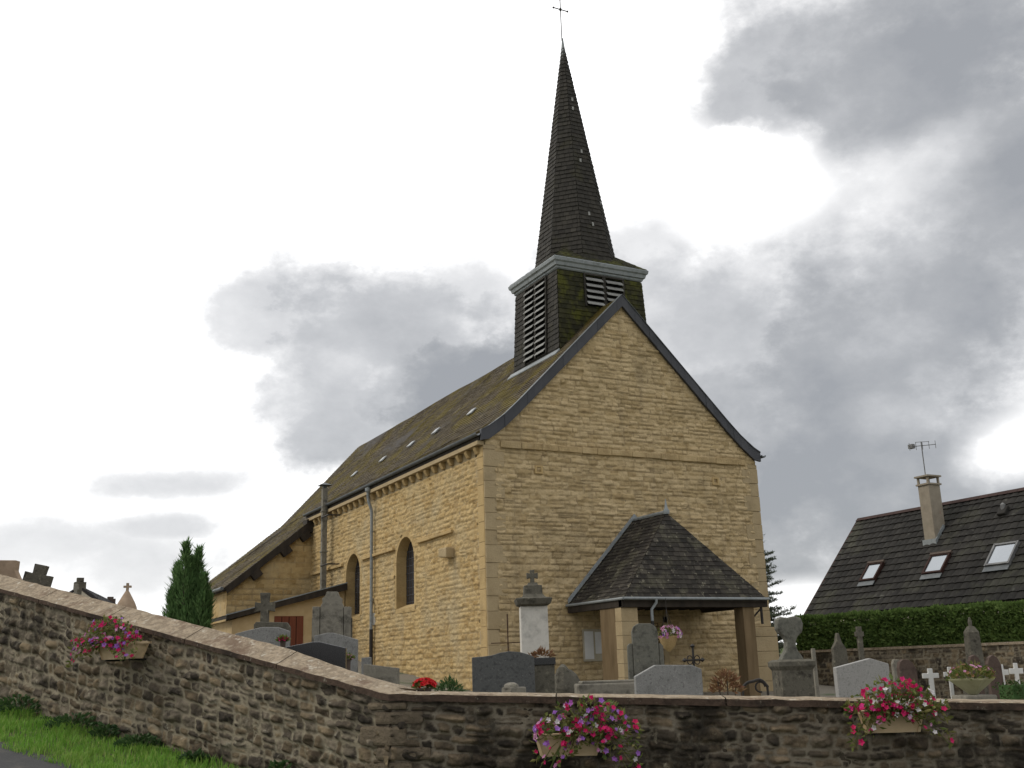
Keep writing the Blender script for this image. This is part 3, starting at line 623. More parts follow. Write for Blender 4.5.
# corner strip on the side
cs = MB(); z = .5
while z < 7.9:
    h = min(rng.uniform(.35, .6), 7.95-z); cs.b2((-.045, .0+.02, z+.006), (.05, .41, z+h-.006)); z += h
cw_(cs, 'corner_strip', dressed_warm, bevel=.012)
for c, w in WIN:
    wroot = MB(); A = arch(c, w)
    for (a, za), (b, zb_) in zip(A, A[1:]): wroot.add([(-.004, a, za), (-.004, b, zb_), (REC, b, zb_), (REC, a, za)], [(0, 1, 2, 3)])
    # sloping sill
    wroot.prism([(-.03, c-w-.06, SILL-.16), (-.03, c-w-.06, SILL-.02), (REC, c-w-.06, SILL+.14), (REC, c-w-.06, SILL-.16)], (0, 2*w+.12, 0))
    wo_ = cw_(wroot, 'window', dressed_warm)
    sr = MB(); n = 13
    for i in range(n):
        a0, a1 = PI*i/n+.008, PI*(i+1)/n-.008
        P = [(c-r*math.cos(a), SPR+r*math.sin(a)*1.02) for r, a in ((w+.002, a0), (w+.18, a0), (w+.18, a1), (w+.002, a1))]
        sr.prism([(-.02, y, z) for y, z in P], (.06, 0, 0))
    for sgn in (-1, 1):
        z = SILL
        k = 0
        while z < SPR-.02:
            h = min(.36, SPR-z); ww = .18
            y0, y1 = sorted((c+sgn*(w+.002), c+sgn*(w+ww))); sr.b2((-.022, y0, z+.004), (.04, y1, z+h-.004)); z += h; k += 1
    cw_(sr, 'surround', dressed_warm, wo_, bevel=.008)
    g = MB(); g.prism([(REC-.03, y, z) for y, z in arch(c, w+.02)], (.03, 0, 0)); go = cw_(g, 'pane', glass_m, wo_)
    ld = MB()
    for i in range(-3, 4): ld.b2((REC-.04, c+i*.22-.008, SILL+.05), (REC-.031, c+i*.22+.008, SPR+math.sqrt(max(0.01, w*w-(i*.22)**2))))
    for i in range(9):
        z = SILL+.2+i*.24; hw = w if z < SPR else math.sqrt(max(0, w*w-(z-SPR)**2))
        if hw > .1: ld.b2((REC-.042, c-hw, z-.008), (REC-.033, c+hw, z+.008))
    cw_(ld, 'lead_cames', lead, wo_)
# string on the side: three runs
for a, b in ((2.15, 4.95), (6.98, 10.15), (12.35, 16.4)):
    y = a; st_ = MB()
    while y < b-.05:
        w = min(rng.uniform(.6, 1.1), b-y); st_.box((-.05, y+w/2, 5.76), (.15, w-.01, .1+rng.uniform(-.02, .02))); y += w
    cw_(st_, 'side_string', dressed_warm, bevel=.02)
# corbel table under the eaves
y = .35
while y < YN:
    cb = MB().prism([(-.002, y-.09, 7.98), (-.16, y-.09, 7.98), (-.16, y-.09, 7.91), (-.08, y-.09, 7.77), (-.002, y-.09, 7.77)], (0, .18, 0)); y += .62
    cw_(cb, 'corbel', dressed_warm, bevel=.012)
cw_(MB().b2((-.22, .0, 7.985), (.3, YN, 8.1)), 'eaves_slab', dressed)
# projecting stone and blind arch
cw_(MB().prism([(0, 2.15, 4.97), (0, 2.72, 5.02), (0, 2.72, 5.3), (0, 2.15, 5.28)], (-.3, 0, .0)), 'projecting_stone', dressed, bevel=.05)
ba = MB(); c = 9.02
for i in range(9):
    a0, a1 = PI*i/9+.01, PI*(i+1)/9-.01
    ba.prism([(-.055, c-r*math.cos(a)*.9, 3.72+r*math.sin(a)) for r, a in ((.42, a0), (.58, a0), (.58, a1), (.42, a1))], (.05, 0, 0))
cw_(ba, 'blind_arch', dressed_warm, bevel=.01)
# far walls, right wall
ow = MB().b2((W-.5, .6, .3), (W, YE, 8.1)); ow.b2((0.5, YE-.5, .3), (W-.5, YE, 8.1))
ow.prism([(x, YE-.5, z) for x, z in [(.9, 8.1), (W-.9, 8.1), (5, 12.2)]], (0, .4, 0))
cw_(ow, 'rear_walls', dressed)
# chapel with a catslide roof
APROF = [(5, 13.22), (2.7, 10.78), (1.0, 8.92), (-3.65, 5.2)]
def aprof(x): return 5.2+.8*(x+3.65)
AY = 16.52
cf = MB().prism([(-3.45, AY, 1.2), (0, AY, 1.2), (0, AY, aprof(0)-.15), (-3.45, AY, aprof(-3.45)-.15)], (0, .4, 0)); cf.b2((-3.45, AY+.4, 1.2), (-3.1, YE, aprof(-3.45)-.2)); cf.b2((-3.1, YE-.4, 1.2), (.5, YE, aprof(-3.1)-.1))
cfo = cw_(cf, 'chapel_wall', mortar_l)
relief_obj('chapel_masonry', relief(-3.45, 0, 2.5, 8.2, .045, plane_O((0, AY, 0), X, Z, -Y, .004), lambda u, v: v < 5.2+.8*(u+3.65)-.12, (.2, .27), (.35, .55), 700, .024, .006, .014, .02, .008, .6, 0, .01), limestone_warm, cfo)
relief_obj('chapel_masonry', relief(AY, YE, 2.5, aprof(-3.45)-.1, .06, plane_O((-3.45, 0, 0), Y, Z, -X, .004), lambda u, v: v > 0, (.25, .32), (.4, .8), 720, .012, .004, .01, .015, .005, .6, 0, .008), limestone_warm, cfo)
# roofs
rt = MB(); ru = MB(); rs = random.Random(3)
for (a, za), (b, zb_) in zip(PROF, PROF[1:]):
    for mir in (0, 1):
        xa, xb = (a, b) if not mir else (W-a, W-b)
        y1 = YN if not mir else YE
        poly = [(xa, -.13, za), (xa, y1, za), (xb, y1, zb_), (xb, -.13, zb_)]
        if not mir: tiles(rt, poly, (-1, 0, 1.0), .16, .24, .016, rs)
        else: tiles(rt, poly, (1, 0, 1), .32, .5, .016, rs)
        ru.prism([(p[0], p[1], p[2]-.012) for p in poly], (0, 0, -.11))
for (a, za), (b, zb_) in zip(APROF, APROF[1:]):
    poly = [(a, YN if a > 1.5 else AY-.22, za), (a, YE+.15, za), (b, YE+.15, zb_), (b, YN if a > 1.5 else AY-.22, zb_)]
    if a > 1.5:
        pass
    tiles(rt, poly, (-1, 0, 1.0), .16, .24, .016, rs); ru.prism([(p[0], p[1], p[2]-.012) for p in poly], (0, 0, -.11))
for mb_ in (rt, ru):
    for v in mb_.v: v.z += .045*mnoise.noise(Vector((v.x*.5, v.y*.45, 2)))*min(1, max(0, v.y-.3)) - .02
ro = cw_(rt, 'roof', slate_roof); cw_(ru, 'roof_deck', dark_wood, ro)
rg = MB(); y = 4.6
while y < YE:
    rg.prism([(4.83, y, 13.0), (5, y, 13.19), (5.17, y, 13.0), (5.13, y, 12.97), (5, y, 13.12), (4.87, y, 12.97)], (0, .42, 0)); y += .44
cw_(rg, 'ridge_cap', slate_roof, ro)
for y, x in [(on_y, on_x) for on_y, on_x in ((1.35, 1.85), (3.9, 1.35), (6.15, 1.25), (9.25, 1.1), (12.9, .95))][:0]:
    sl_ = 1.0; zc = prof(x)
    rv = MB(); r_ = Matrix.Rotation(-math.atan((prof(x+.15)-prof(x-.15))/.3), 3, 'Y')
    rv.box((x, y, zc+.09), (.34, .42, .07), r_); rv.box((x-.05, y, zc+.12), (.2, .34, .1), r_)
    cw_(rv, 'roof_vent', pale_zinc, ro, bevel=.015)
def roofpt(px, py):
    d = sight(px, py); nrm = Vector((-.997, 0, 1)); t = (Vector((5, 0, 13.22))-CAM).dot(nrm)/d.dot(nrm); return CAM+d*t
RM = Matrix.Rotation(-math.atan(.997), 3, 'Y')
for px, py in ((472.4, 412.6), (436.6, 431.9), (411.7, 445), (383.4, 460), (355, 474.8)):
    p = roofpt(px, py); cw_(MB().box(p+Vector((-.7, 0, .7))*.05, (.3, .36, .05), RM), 'roof_vent', pale_zinc, ro, bevel=.012)
# verge boards of the gable, hung with slate plates
vb = MB(); vf = MB()
def verge(sgn):
    xs_ = [-.15]; x = -.15
    while x < 5: x = min(5, x+.26); xs_.append(x)
    for a, b in zip(xs_, xs_[1:]):
        za, zb_ = (prof(max(a, -.14))+.03, prof(b)+.03); th = .5
        la, lb = max(a, 0.0), max(b, 0.0)
        P = [(a, za), (b, zb_), (b+.0, min(zb_-.02, (prof(b)-.36) if b > .1 else 8.1+.0*b)), (a, min(za-.02, (prof(max(a, .0))-.36) if a > .1 else 8.1))]
        yj = -.13-rng.uniform(0, .015)
        f = [(x if sgn > 0 else W-x, yj, z) for x, z in P]; vb.prism(f, (0, .09, 0))
        g = [(x if sgn > 0 else W-x, -.165, z) for x, z in ((a, za), (b, zb_), (b, zb_+.02), (a, za+.02))]; vf.prism(g, (0, .16, 0))
verge(1); verge(-1)
cw_(vb, 'verge_slates', slate_verge); cw_(vf, 'verge_flashing', zinc_dark)
# chapel verge board and brackets
kb = MB(); s_a = .8
def kz(x): return aprof(x)
kb.prism([(-3.6, AY-.24, kz(-3.6)-.02), (-.25, AY-.24, kz(-.25)-.02), (-.25, AY-.24, kz(-.25)-.36), (-3.5, AY-.24, kz(-3.5)-.36)], (0, .06, 0))
kb.prism([(-3.6, AY-.18, kz(-3.6)-.13), (-.25, AY-.18, kz(-.25)-.13), (-.25, AY-.18, kz(-.25)-.2), (-3.6, AY-.18, kz(-3.6)-.2)], (0, .2, 0))
for x in (-2.35, -1.15, -.35): kb.box((x, AY-.13, kz(x)-.5), (.42, .3, .3), Matrix.Rotation(-math.atan(s_a), 3, 'Y'))
kb.b2((-.3, AY-.2, 7.5), (.1, YN, 8.05))
cw_(kb, 'chapel_bargeboard', dark_wood)
cw_(MB().tube([(-3.72, AY-.25, 5.16), (-3.72, YE+.15, 5.16)], .075), 'chapel_gutter', zinc_dark)
# gutter and downpipe
gt = MB(); n = 8; o = 0
prof_g = [(-.24+.085*math.cos(PI+PI*i/n), 8.31+.085*math.sin(PI+PI*i/n)) for i in range(n+1)]; inner = [(-.24+.07*math.cos(PI+PI*i/n), 8.31+.07*math.sin(PI+PI*i/n)) for i in range(n, -1, -1)]
gt.prism([(x, -.1, z) for x, z in prof_g+inner], (0, YN+.1, 0)); cw_(gt, 'gutter', zinc_dark)
cw_(MB().b2((-.165, .0, 8.1), (-.13, YN, 8.33)), 'fascia', dark_wood)
gt2 = MB(); gt2.prism([(W-x, -.2, z) for x, z in prof_g+inner], (0, YE+.2, 0)); cw_(gt2, 'gutter', zinc_dark)
dp = MB().tube([(-.27, 9, 8.2), (-.27, 9, 7.85), (-.25, 9, 7.7), (-.15, 9, 7.42), (-.13, 9, 7.3), (-.13, 9, 3.2)], .055, 10); dp.lathe((-.27, 9, 8.0), [(.06, 0), (.11, .06), (.11, .17), (.09, .17)], 10)
for z in (6.6, 5.3, 4.2): dp.tube([(-.13, 9, z), (-.13, 9, z+.04)], .068, 10)
dpo = cw_(dp, 'downpipe', zinc, smooth=True, auto=.6)
cw_(MB().tube([(-.13, 9, 3.2), (-.13, 9, 1.9)], .066, 10), 'pipe_shoe', iron, dpo)
cw_(MB().b2((-.06, 8.88, 3.35), (.03, 9.12, 3.75)), 'pipe_patch', palestone, dpo)

# belfry
BX, BY, BH, DY = 5.04, 2.6, 1.75, .19
bel = MB(); zb1, zt1 = 10.6, 14.33; hb, ht = 1.80, 1.66
def bcor(h, z): return [(BX-h, BY-h+DY, z), (BX+h, BY-h+DY, z), (BX+h, BY+h-DY, z), (BX-h, BY+h-DY, z)]
bel.add(bcor(hb-.02, zb1)+bcor(ht-.02, zt1), [(0, 1, 5, 4), (1, 2, 6, 5), (2, 3, 7, 6), (3, 0, 4, 7), (4, 5, 6, 7), (3, 2, 1, 0)])
bo = cw_(bel, 'belfry', dark_wood)
A_, B_ = bcor(hb, zb1), bcor(ht, zt1)
for fi, (nrm, m) in enumerate((((0, -1, 0), slate_moss), ((1, 0, 0), slate_moss), ((0, 1, 0), slate_tower), ((-1, 0, 0), slate_tower))):
    t = MB(); j = (fi+1) % 4; tiles(t, [A_[fi], A_[j], B_[j], B_[fi]], nrm, .17, .2, .02, rs); cw_(t, 'slate_cladding', m, bo)
# louvres: black sheets on the cladding hold the shade between slats
def louvre(face):
    n_s = 12 if face == 's' else 5
    z0, z1 = (11.68, 14.25) if face == 's' else (13.2, 14.25)
    if face == 's': o, U, N, cen, hw = Vector((BX, BY, 0)), Y, -X, -.04, .70
    else: o, U, N, cen, hw = Vector((BX, BY, 0)), X, -Y, .1, .72
    def off(z): return (0 if face == 's' else -DY)+hb+(ht-hb)*(z-zb1)/(zt1-zb1)
    vo = MB(); sl_ = MB()
    def q(u, z, n): return o+U*u+N*(off(z)+n)+Z*z
    for a, b in ((cen-hw, cen-.07), (cen+.07, cen+hw)):
        P = [q(a, z0, .022), q(b, z0, .022), q(b, z1, .022), q(a, z1, .022)]; vo.prism(P, -N*.04)
        pitch = (z1-z0)/n_s
        for i in range(n_s):
            zc = z0+pitch*(i+.1)
            P = [q(a, zc, .13), q(b, zc, .13), q(b, zc+pitch*.52, .035), q(a, zc+pitch*.52, .035)]
            sl_.prism(P, Z*.03)
    fr = MB()
    for u in (cen-hw-.04, cen, cen+hw+.04): w_ = .035 if u != cen else .06; fr.prism([q(u-w_, z0-.04, .03), q(u+w_, z0-.04, .03), q(u+w_, z1+.03, .03), q(u-w_, z1+.03, .03)], N*.04)
    fr.prism([q(cen-hw-.07, z1+.03, .032), q(cen+hw+.07, z1+.03, .032), q(cen+hw+.07, z1+.09, .032), q(cen-hw-.07, z1+.09, .032)], N*.045)
    l = cw_(vo, 'louvre_black_sheet', depth_black, bo); cw_(sl_, 'louvre_slats', louvre_m, l); cw_(fr, 'louvre_frame', slate_tower, l)
louvre('s'); louvre('f')
co = MB(); co.lathe((BX, BY, 0), [(1.66, 14.36), (1.70, 14.40), (1.70, 14.46), (1.76, 14.47), (1.79, 14.58), (1.84, 14.62), (1.86, 14.72), (1.84, 14.75), (1.5, 14.75)], sq=True)
for v in co.v: v.y = BY+(v.y-BY)*(1-DY/1.7)
cw_(co, 'belfry_cornice', zinc, bo)
fl = MB()      # flashing where the belfry meets the roof
for x in (BX-hb-.02,): zf = prof(3.22); fl.prism([(x+.06, 1.0, zf+.07), (x-.1, 1.0, zf-.09), (x-.11, 1.0, zf-.06), (x+.04, 1.0, zf+.12)], (0, 3.4, 0))
cw_(fl, 'belfry_flashing', zinc, bo)
# spire
AX = -.13; R0, ZS, ZA = 1.5, 14.8, 24.1
def oct_(r, z): return [Vector((BX+r*math.sin(PI/8+k*PI/4), BY-r*math.cos(PI/8+k*PI/4), z)) for k in range(8)]
spb = MB(); o8 = oct_(R0-.02, ZS-.05); spb.add(o8+[Vector((BX+AX, BY, ZA-.1))], [tuple(range(8))]+[(k, (k+1) % 8, 8) for k in range(8)])
spo = cw_(spb, 'spire', dark_wood); t = MB(); o8 = oct_(R0, ZS)
for k in range(8):
    a, b = o8[k], o8[(k+1) % 8]; mid = (a+b)/2-Vector((BX, BY, ZS)); tiles(t, [a, b, (BX+AX, BY, ZA)], mid, .17, .19, .022, rs)
cw_(t, 'spire_slates', slate_tower, spo)
sk = MB(); DQ = 1.82-DY*1.07; cc = [(BX-1.82, BY-DQ, 14.76), (BX+1.82, BY-DQ, 14.76), (BX+1.82, BY+DQ, 14.76), (BX-1.82, BY+DQ, 14.76)]; pk = (BX, BY, 16.15)
for k in range(4):
    a, b = cc[k], cc[(k+1) % 4]; tiles(sk, [a, b, pk], ((a[0]+b[0])/2-BX, (a[1]+b[1])/2-BY, 1.5), .17, .2, .014, rs)
cw_(sk, 'spire_skirt', slate_moss, spo)
pale_slate_m = M('bleached_slate', [(.2, .2, .19), (.34, .34, .32)], 0, 5, rough=.8)
for k, zs_ in ((7, 16.35), (7, 16.75), (7, 18.9), (7, 19.3), (0, 17.4), (7, 21.1), (7, 21.5)):
    a = o8[k].lerp(o8[(k+1) % 8], rng.uniform(.35, .65)); p = a.lerp(Vector((BX+AX, BY, ZA)), (zs_-ZS)/(ZA-ZS)); d = (p-Vector((BX, BY, p.z))).normalized()
    u = d.cross(Z); P = [p+d*.035-u*.035-Z*.09, p+d*.035+u*.035-Z*.09, p+d*.02+u*.035+Z*.05, p+d*.02-u*.035+Z*.05]; cw_(MB().prism(P, d*.012), 'pale_slate', pale_slate_m, spo)
tip = MB().lathe((BX+AX, BY, 0), [(.15, ZA-1.05), (.03, ZA+.03), (.025, ZA+.1)], 8); cw_(tip, 'spire_tip', zinc, spo)
CX_ = BX+AX-.03; cr_ = MB().tube([(CX_, BY, ZA), (CX_, BY, 25.85)], .019, 6); cr_.tube([(CX_-.3, BY, 25.42), (CX_+.3, BY, 25.42)], .02, 6)
cr_.lathe((CX_, BY, 25.36), [(.03, 0), (.055, .06), (.03, .12)], 8)
for p in ((CX_-.3, BY, 25.42), (CX_+.3, BY, 25.42), (CX_, BY, 25.85)): cr_.lathe((p[0], p[1], p[2]-.04), [(.015, 0), (.045, .04), (.015, .08)], 6)
cw_(cr_, 'spire_cross', iron, spo)

# porch
PX0, PX1, PY, PZ, RZ = 2.56, 7.4, -2.99, 3.42, 5.96
RF = (5, -1.75, RZ)
pt = MB(); PF = [([(PX0, 0, PZ), (PX0, PY, PZ), RF, (5, 0, RZ)], (-1, 0, .8)), ([(PX1, 0, PZ), (PX1, PY, PZ), RF, (5, 0, RZ)], (1, 0, .8)), ([(PX0, PY, PZ), (PX1, PY, PZ), RF], (0, -1, .6))]
pu = MB()
for poly, n in PF:
    tiles(pt, poly, n, .15, .2, .016, rs); pu.prism([(p[0], p[1], p[2]-.01) for p in poly], (0, 0, -.08))
pd = MB()
for sx in (2.62, 7.38): pd.b2((sx-.09, -2.9, 3.2), (sx+.09, -.06, 3.38))
pd.b2((2.53, -2.93, 3.19), (7.47, -2.75, 3.385))
for i in range(12): x = 2.75+i*.41; pd.b2((x-.04, -2.74, 3.27), (x+.04, -.1, 3.37))
po = cw_(pd, 'porch', dark_wood)
pto = cw_(pt, 'porch_roof', slate_porch, po); cw_(pu, 'porch_deck', dark_wood, po)
for cx, dx, dy, m in ((2.8, .52, .3, dressed),):
    p = MB(); z = .3; k = 0
    while z < 3.19:
        h = min(.36, 3.19-z); p.box((cx, -2.55, z+h/2), (dx+(.0 if k % 2 else .012), dy+(0 if k % 2 else .012), h-.008)); z += h; k += 1
    p.v = [v-Y*.14 for v in p.v]
    cw_(p, 'pillar', m, po, bevel=.012)
cw_(MB().b2((2.56, -2.53, .3), (2.66, -1.75, 3.19)), 'pier_shade_panel', wood_pier_shade, po)  # added panel, the pier's shaded side put into its brown
cw_(MB().b2((6.62, -2.86, .3), (7.02, -2.46, 3.19)), 'shade_brown_post', wood_pier_shade, po, bevel=.015)  # right-hand pier, its shade put into the brown colour
pg = MB(); pg.tube([(PX0-.05, -.03, PZ-.01), (PX0-.05, PY-.05, PZ-.01)], .037, 8).tube([(PX0-.05, PY-.05, PZ-.01), (PX1+.05, PY-.05, PZ-.01)], .037, 8).tube([(PX1+.05, PY-.05, PZ-.01), (PX1+.05, -.03, PZ-.01)], .037, 8)
cw_(pg, 'porch_gutter', zinc, po, smooth=True, auto=.7)
pl = MB().tube([(3.55, PY-.05, PZ-.03), (3.55, PY-.05, 3.3), (3.42, PY-.0, 3.12), (3.42, PY, 2.8)], .04, 8); plo = cw_(pl, 'porch_downpipe', zinc, po, smooth=True, auto=.7); cw_(MB().tube([(3.42, PY, 2.82), (3.42, PY, .8)], .046, 8), 'pipe_shoe', iron, plo)
ff = MB()
for a, b in (((PX0-.02, -.07, PZ+.05), (5, -.07, RZ+.07)), ((PX1+.02, -.07, PZ+.05), (5, -.07, RZ+.07))):
    a, b = Vector(a), Vector(b); ff.prism([a, b, b+Z*.13, a+Z*.13], (0, -.05, 0))
ff.tube([(5, 0, RZ+.02), (5, -1.8, RZ+.02)], .06, 8); cw_(ff, 'porch_flashing', zinc, po)
fn = MB().lathe((5, -1.76, RZ), [(.09, -.04), (.1, .06), (.055, .12), (.04, .2), (.012, .4)], 8); cw_(fn, 'porch_finial', zinc, po, smooth=True, auto=.8)
cw_(MB().b2((4.2, -.02, .5), (5.8, .05, 2.9)), 'church_door', wood_pier_shade)
dsur = MB()
for x in (4.0, 5.82): dsur.b2((x, -.06, .5), (x+.18, .05, 3.1))
dsur.b2((4.0, -.06, 2.92), (6.0, .05, 3.12)); cw_(dsur, 'door_surround', dressed, bevel=.01)
nb = MB().b2((2.98, -.1, 1.84), (3.68, -.055, 2.74)); no = cw_(nb, 'notice_board', board_m); cw_(MB().b2((3.02, -.108, 1.9), (3.32, -.1, 2.68)).b2((3.38, -.106, 2.05), (3.62, -.1, 2.66)), 'notice', paper, no)
bk = MB().tube([(7.3, -2.84, 3.3), (7.3, -2.84, 2.72)], .04, 6).tube([(7.3, -2.84, 3.16), (7.04, -2.7, 2.86)], .025, 6)
cw_(bk, 'iron_hook', iron, po)
# thicker foot of the right-hand corner
pb = MB(); z = .2
while z < 2.75:
    h = min(.45, 2.75-z); pb.b2((9.1, -.16, z+.004), (10.14, .5, z+h-.004)); z += h
cw_(pb, 'corner_buttress', dressed, bevel=.015)

# boiler shed with flue, leaning on nave and chapel
SY = 12.1
BS = thing('boiler_shed', 'cream rendered lean-to shed with slate roof and red-brown door under the flue', 'shed', (-2.2, 14, 1.9))
def sz(x): return 5.02+(x)*(5.02-3.86)/4.45
sb = MB().prism([(-4.25, SY, 1.2), (-.06, SY, 1.2), (-.06, SY, sz(0)-.2), (-4.25, SY, sz(-4.25)-.2)], (0, .25, 0)); sb.b2((-4.25, SY+.25, 1.2), (-4.0, AY-.03, sz(-4.2)-.2))
cw_(sb, 'shed_wall', cream, BS)
t = MB(); poly = [(-4.5, SY-.25, sz(-4.5)), (-.07, SY-.25, sz(0)), (-.07, AY-.05, sz(0)), (-4.5, AY-.05, sz(-4.5))]; tiles(t, poly, (0, 0, 1), .3, .3, .014, rs); 
sro = cw_(t, 'shed_roof', slate_porch, BS); cw_(MB().prism([(p[0], p[1], p[2]-.012) for p in poly], (0, 0, -.1)), 'shed_deck', dark_wood, sro)
cw_(MB().prism([(-4.52, SY-.3, sz(-4.5)), (-.05, SY-.3, sz(0)), (-.05, SY-.3, sz(0)-.24), (-4.52, SY-.3, sz(-4.5)-.16)], (0, .05, 0)), 'bargeboard', dark_wood, BS)
vf2 = MB().prism([(-4.52, SY-.31, sz(-4.5)+.01), (-.05, SY-.31, sz(0)+.01), (-.05, SY-.31, sz(0)+.05), (-4.52, SY-.31, sz(-4.5)+.05)], (0, .12, 0)); cw_(vf2, 'verge_trim', zinc, BS)
do = cw_(MB().b2((-2.72, SY-.03, 1.6), (-1.64, SY+.02, 3.84)), 'shed_door', red_door, BS)
for x in (-2.45, -2.18, -1.91): cw_(MB().b2((x-.012, SY-.034, 1.6), (x+.012, SY-.028, 3.82)), 'door_groove', depth_black, do)
fx, fy = -.33, 13.9
fu = MB().b2((fx-.1, fy-.1, 4.7), (fx+.1, fy+.1, 8.95)); fu.b2((fx-.13, fy-.13, 6.4), (fx+.13, fy+.13, 6.46)).b2((fx-.13, fy-.13, 8.0), (fx+.13, fy+.13, 8.05))
fuo = cw_(fu, 'flue', oldstone, BS, bevel=.01); cw_(MB().lathe((fx, fy, 8.95), [(.07, 0), (.07, .1), (.24, .12), (.05, .22)], sq=True), 'flue_cap', zinc_dark, fuo)
for z in (5.85, 7.75): br = MB(); br.tube([(fx-.14, fy-.12, z), (fx-.14, fy-1.0, z)], .03, 6).tube([(fx-.14, fy-1.0, z), (.03, fy-1.0, z)], .03, 6); cw_(br, 'flue_bracket', iron, fuo)

# ------------------------------------------------------------------ house beyond the hedge
rng = random.Random(21)
HX, HZ, HYF, HYN = 20.0, 7.27, 5.57, -9.5
HS = (7.25-3.43)/(20-16.61)
HO = thing('neighbouring_house', 'house with a steep dark tiled roof and three roof windows behind the hedge', 'house', (HX, -2, -.2))
EX = 16.5; EZ = HZ-HS*(HX-EX)
hw_ = MB().prism([(HX-3.6, HYF-.3, -.6), (HX+3.6, HYF-.3, -.6), (HX+3.6, HYF-.3, HZ-HS*3.6-.2), (HX, HYF-.3, HZ-.3), (HX-3.6, HYF-.3, HZ-HS*3.6-.2)], (0, -(HYF-HYN)+.6, 0)); cw_(hw_, 'house_wall', render_h, HO)
def romans(mb, x0, z0, x1, z1, y0, y1, expo, wv, sgn):
    """rows of interlocking wavy concrete tiles"""
    L_ = math.hypot(x1-x0, z1-z0); ux, uz = (x1-x0)/L_, (z1-z0)/L_; nx, nz = (-uz, ux) if (-uz)*sgn*-1 > 0 else (uz, -ux)
    if nz < 0: nx, nz = -nx, -nz
    rows_ = int(L_/expo)+1; ncol = int(abs(y1-y0)/wv)
    for r in range(rows_):
        a0, a1 = r*expo, min(L_, (r+1)*expo+.04)
        for c in range(ncol):
            ya = y0+(y1-y0)*c/ncol; vs_ = []; jl = rng.uniform(-.004, .006)
            for k in range(4):
                yy = ya+(y1-y0)/ncol*k/3*.985; w_ = .028*math.sin(PI*k/3)
                for a, lf in ((a0, .05), (a1, .008)): vs_.append((x0+ux*a+nx*(w_+lf+jl), yy, z0+uz*a+nz*(w_+lf+jl)))
                vs_.append((x0+ux*a0+nx*(w_*.3), yy, z0+uz*a0+nz*(w_*.3)))
            mb.add(vs_, [(3*k, 3*k+3, 3*k+4, 3*k+1) for k in range(3)]+[(3*k+2, 3*k+5, 3*k+3, 3*k) for k in range(3)])
ht_ = MB(); romans(ht_, EX, EZ, HX, HZ, HYF, HYN, .33, .3, 1); romans(ht_, 2*HX-EX, EZ, HX, HZ, HYF, HYN, .66, .9, 1)
hr = cw_(ht_, 'house_roof', tile_m, HO)
cw_(MB().prism([(EX, HYF, EZ-.015), (HX, HYF, HZ-.015), (2*HX-EX, HYF, EZ-.015), (2*HX-EX, HYF, EZ-.15), (HX, HYF, HZ-.18), (EX, HYF, EZ-.15)], (0, HYN-HYF, 0)), 'roof_deck', dark_wood, hr)
vr = MB(); k = 0
for i in range(18):
    a, b = i/18, (i+1)/18-.002
    for sx in (1, -1):
        P = [(HX-sx*(HX-EX)*(1-t), HYF+.03, EZ+(HZ-EZ)*t+dz) for t, dz in ((a, -.12), (b, -.12), (b, .06), (a, .06))]; vr.prism(P, (0, -.16, 0))
y = HYF
while y > HYN:
    vr.prism([(HX-.15, y, HZ-.03), (HX, y, HZ+.1), (HX+.15, y, HZ-.03)], (0, -.4, 0)); y -= .41
cw_(vr, 'verge_tiles', verge_red, hr)
def hpt(px, py, lift=0.0):
    """point on the near roof slope along a bearing"""
    d = sight(px, py); nrm = Vector((-HS, 0, 1)).normalized(); p0 = Vector((HX, 0, HZ)); t = (p0-CAM).dot(nrm)/d.dot(nrm); return CAM+d*t+nrm*lift
ang = math.atan(HS); RR = Matrix.Rotation(-ang, 3, 'Y')   # local x runs up the slope
def on_roof(mb, y, x, dims, off=(0, 0, 0)):
    c = Vector((x, y, HZ-HS*(HX-x))); nrm = Vector((-math.sin(ang), 0, math.cos(ang))); up = Vector((math.cos(ang), 0, math.sin(ang)))
    mb.box(c+up*off[0]+Y*off[1]+nrm*off[2], dims, RR); return mb
for i, (px, py, w_, h_, shade) in enumerate(((873.5, 574, .7, .82, 1), (938.5, 566, .8, .84, 1), (1004, 556.5, .9, .92, 0))):
    p = hpt(px, py); f = MB()
    for o_, d_ in (((0, w_/2, .1), (h_+.1, .07, .14)), ((0, -w_/2, .1), (h_+.1, .07, .14)), ((h_/2, 0, .1), (.07, w_, .14)), ((-h_/2, 0, .1), (.07, w_, .14))): on_roof(f, p.y, p.x, d_, o_)
    fo = cw_(f, 'roof_window', frame_red if i < 2 else alu, HO)
    cw_(on_roof(MB(), p.y, p.x, (h_-.06, w_-.06, .03), (0, 0, .12)), 'pane', sky_glass, fo)
    cw_(on_roof(MB(), p.y, p.x, (.22, w_+.1, .02), (-h_/2-.16, 0, .1)), 'apron', zinc_dark, fo)
    if shade: cw_(on_roof(MB(), p.y, p.x, (.1, w_+.14, .1), (h_/2+.06, 0, .14)), 'shutter_box', terracotta, fo)
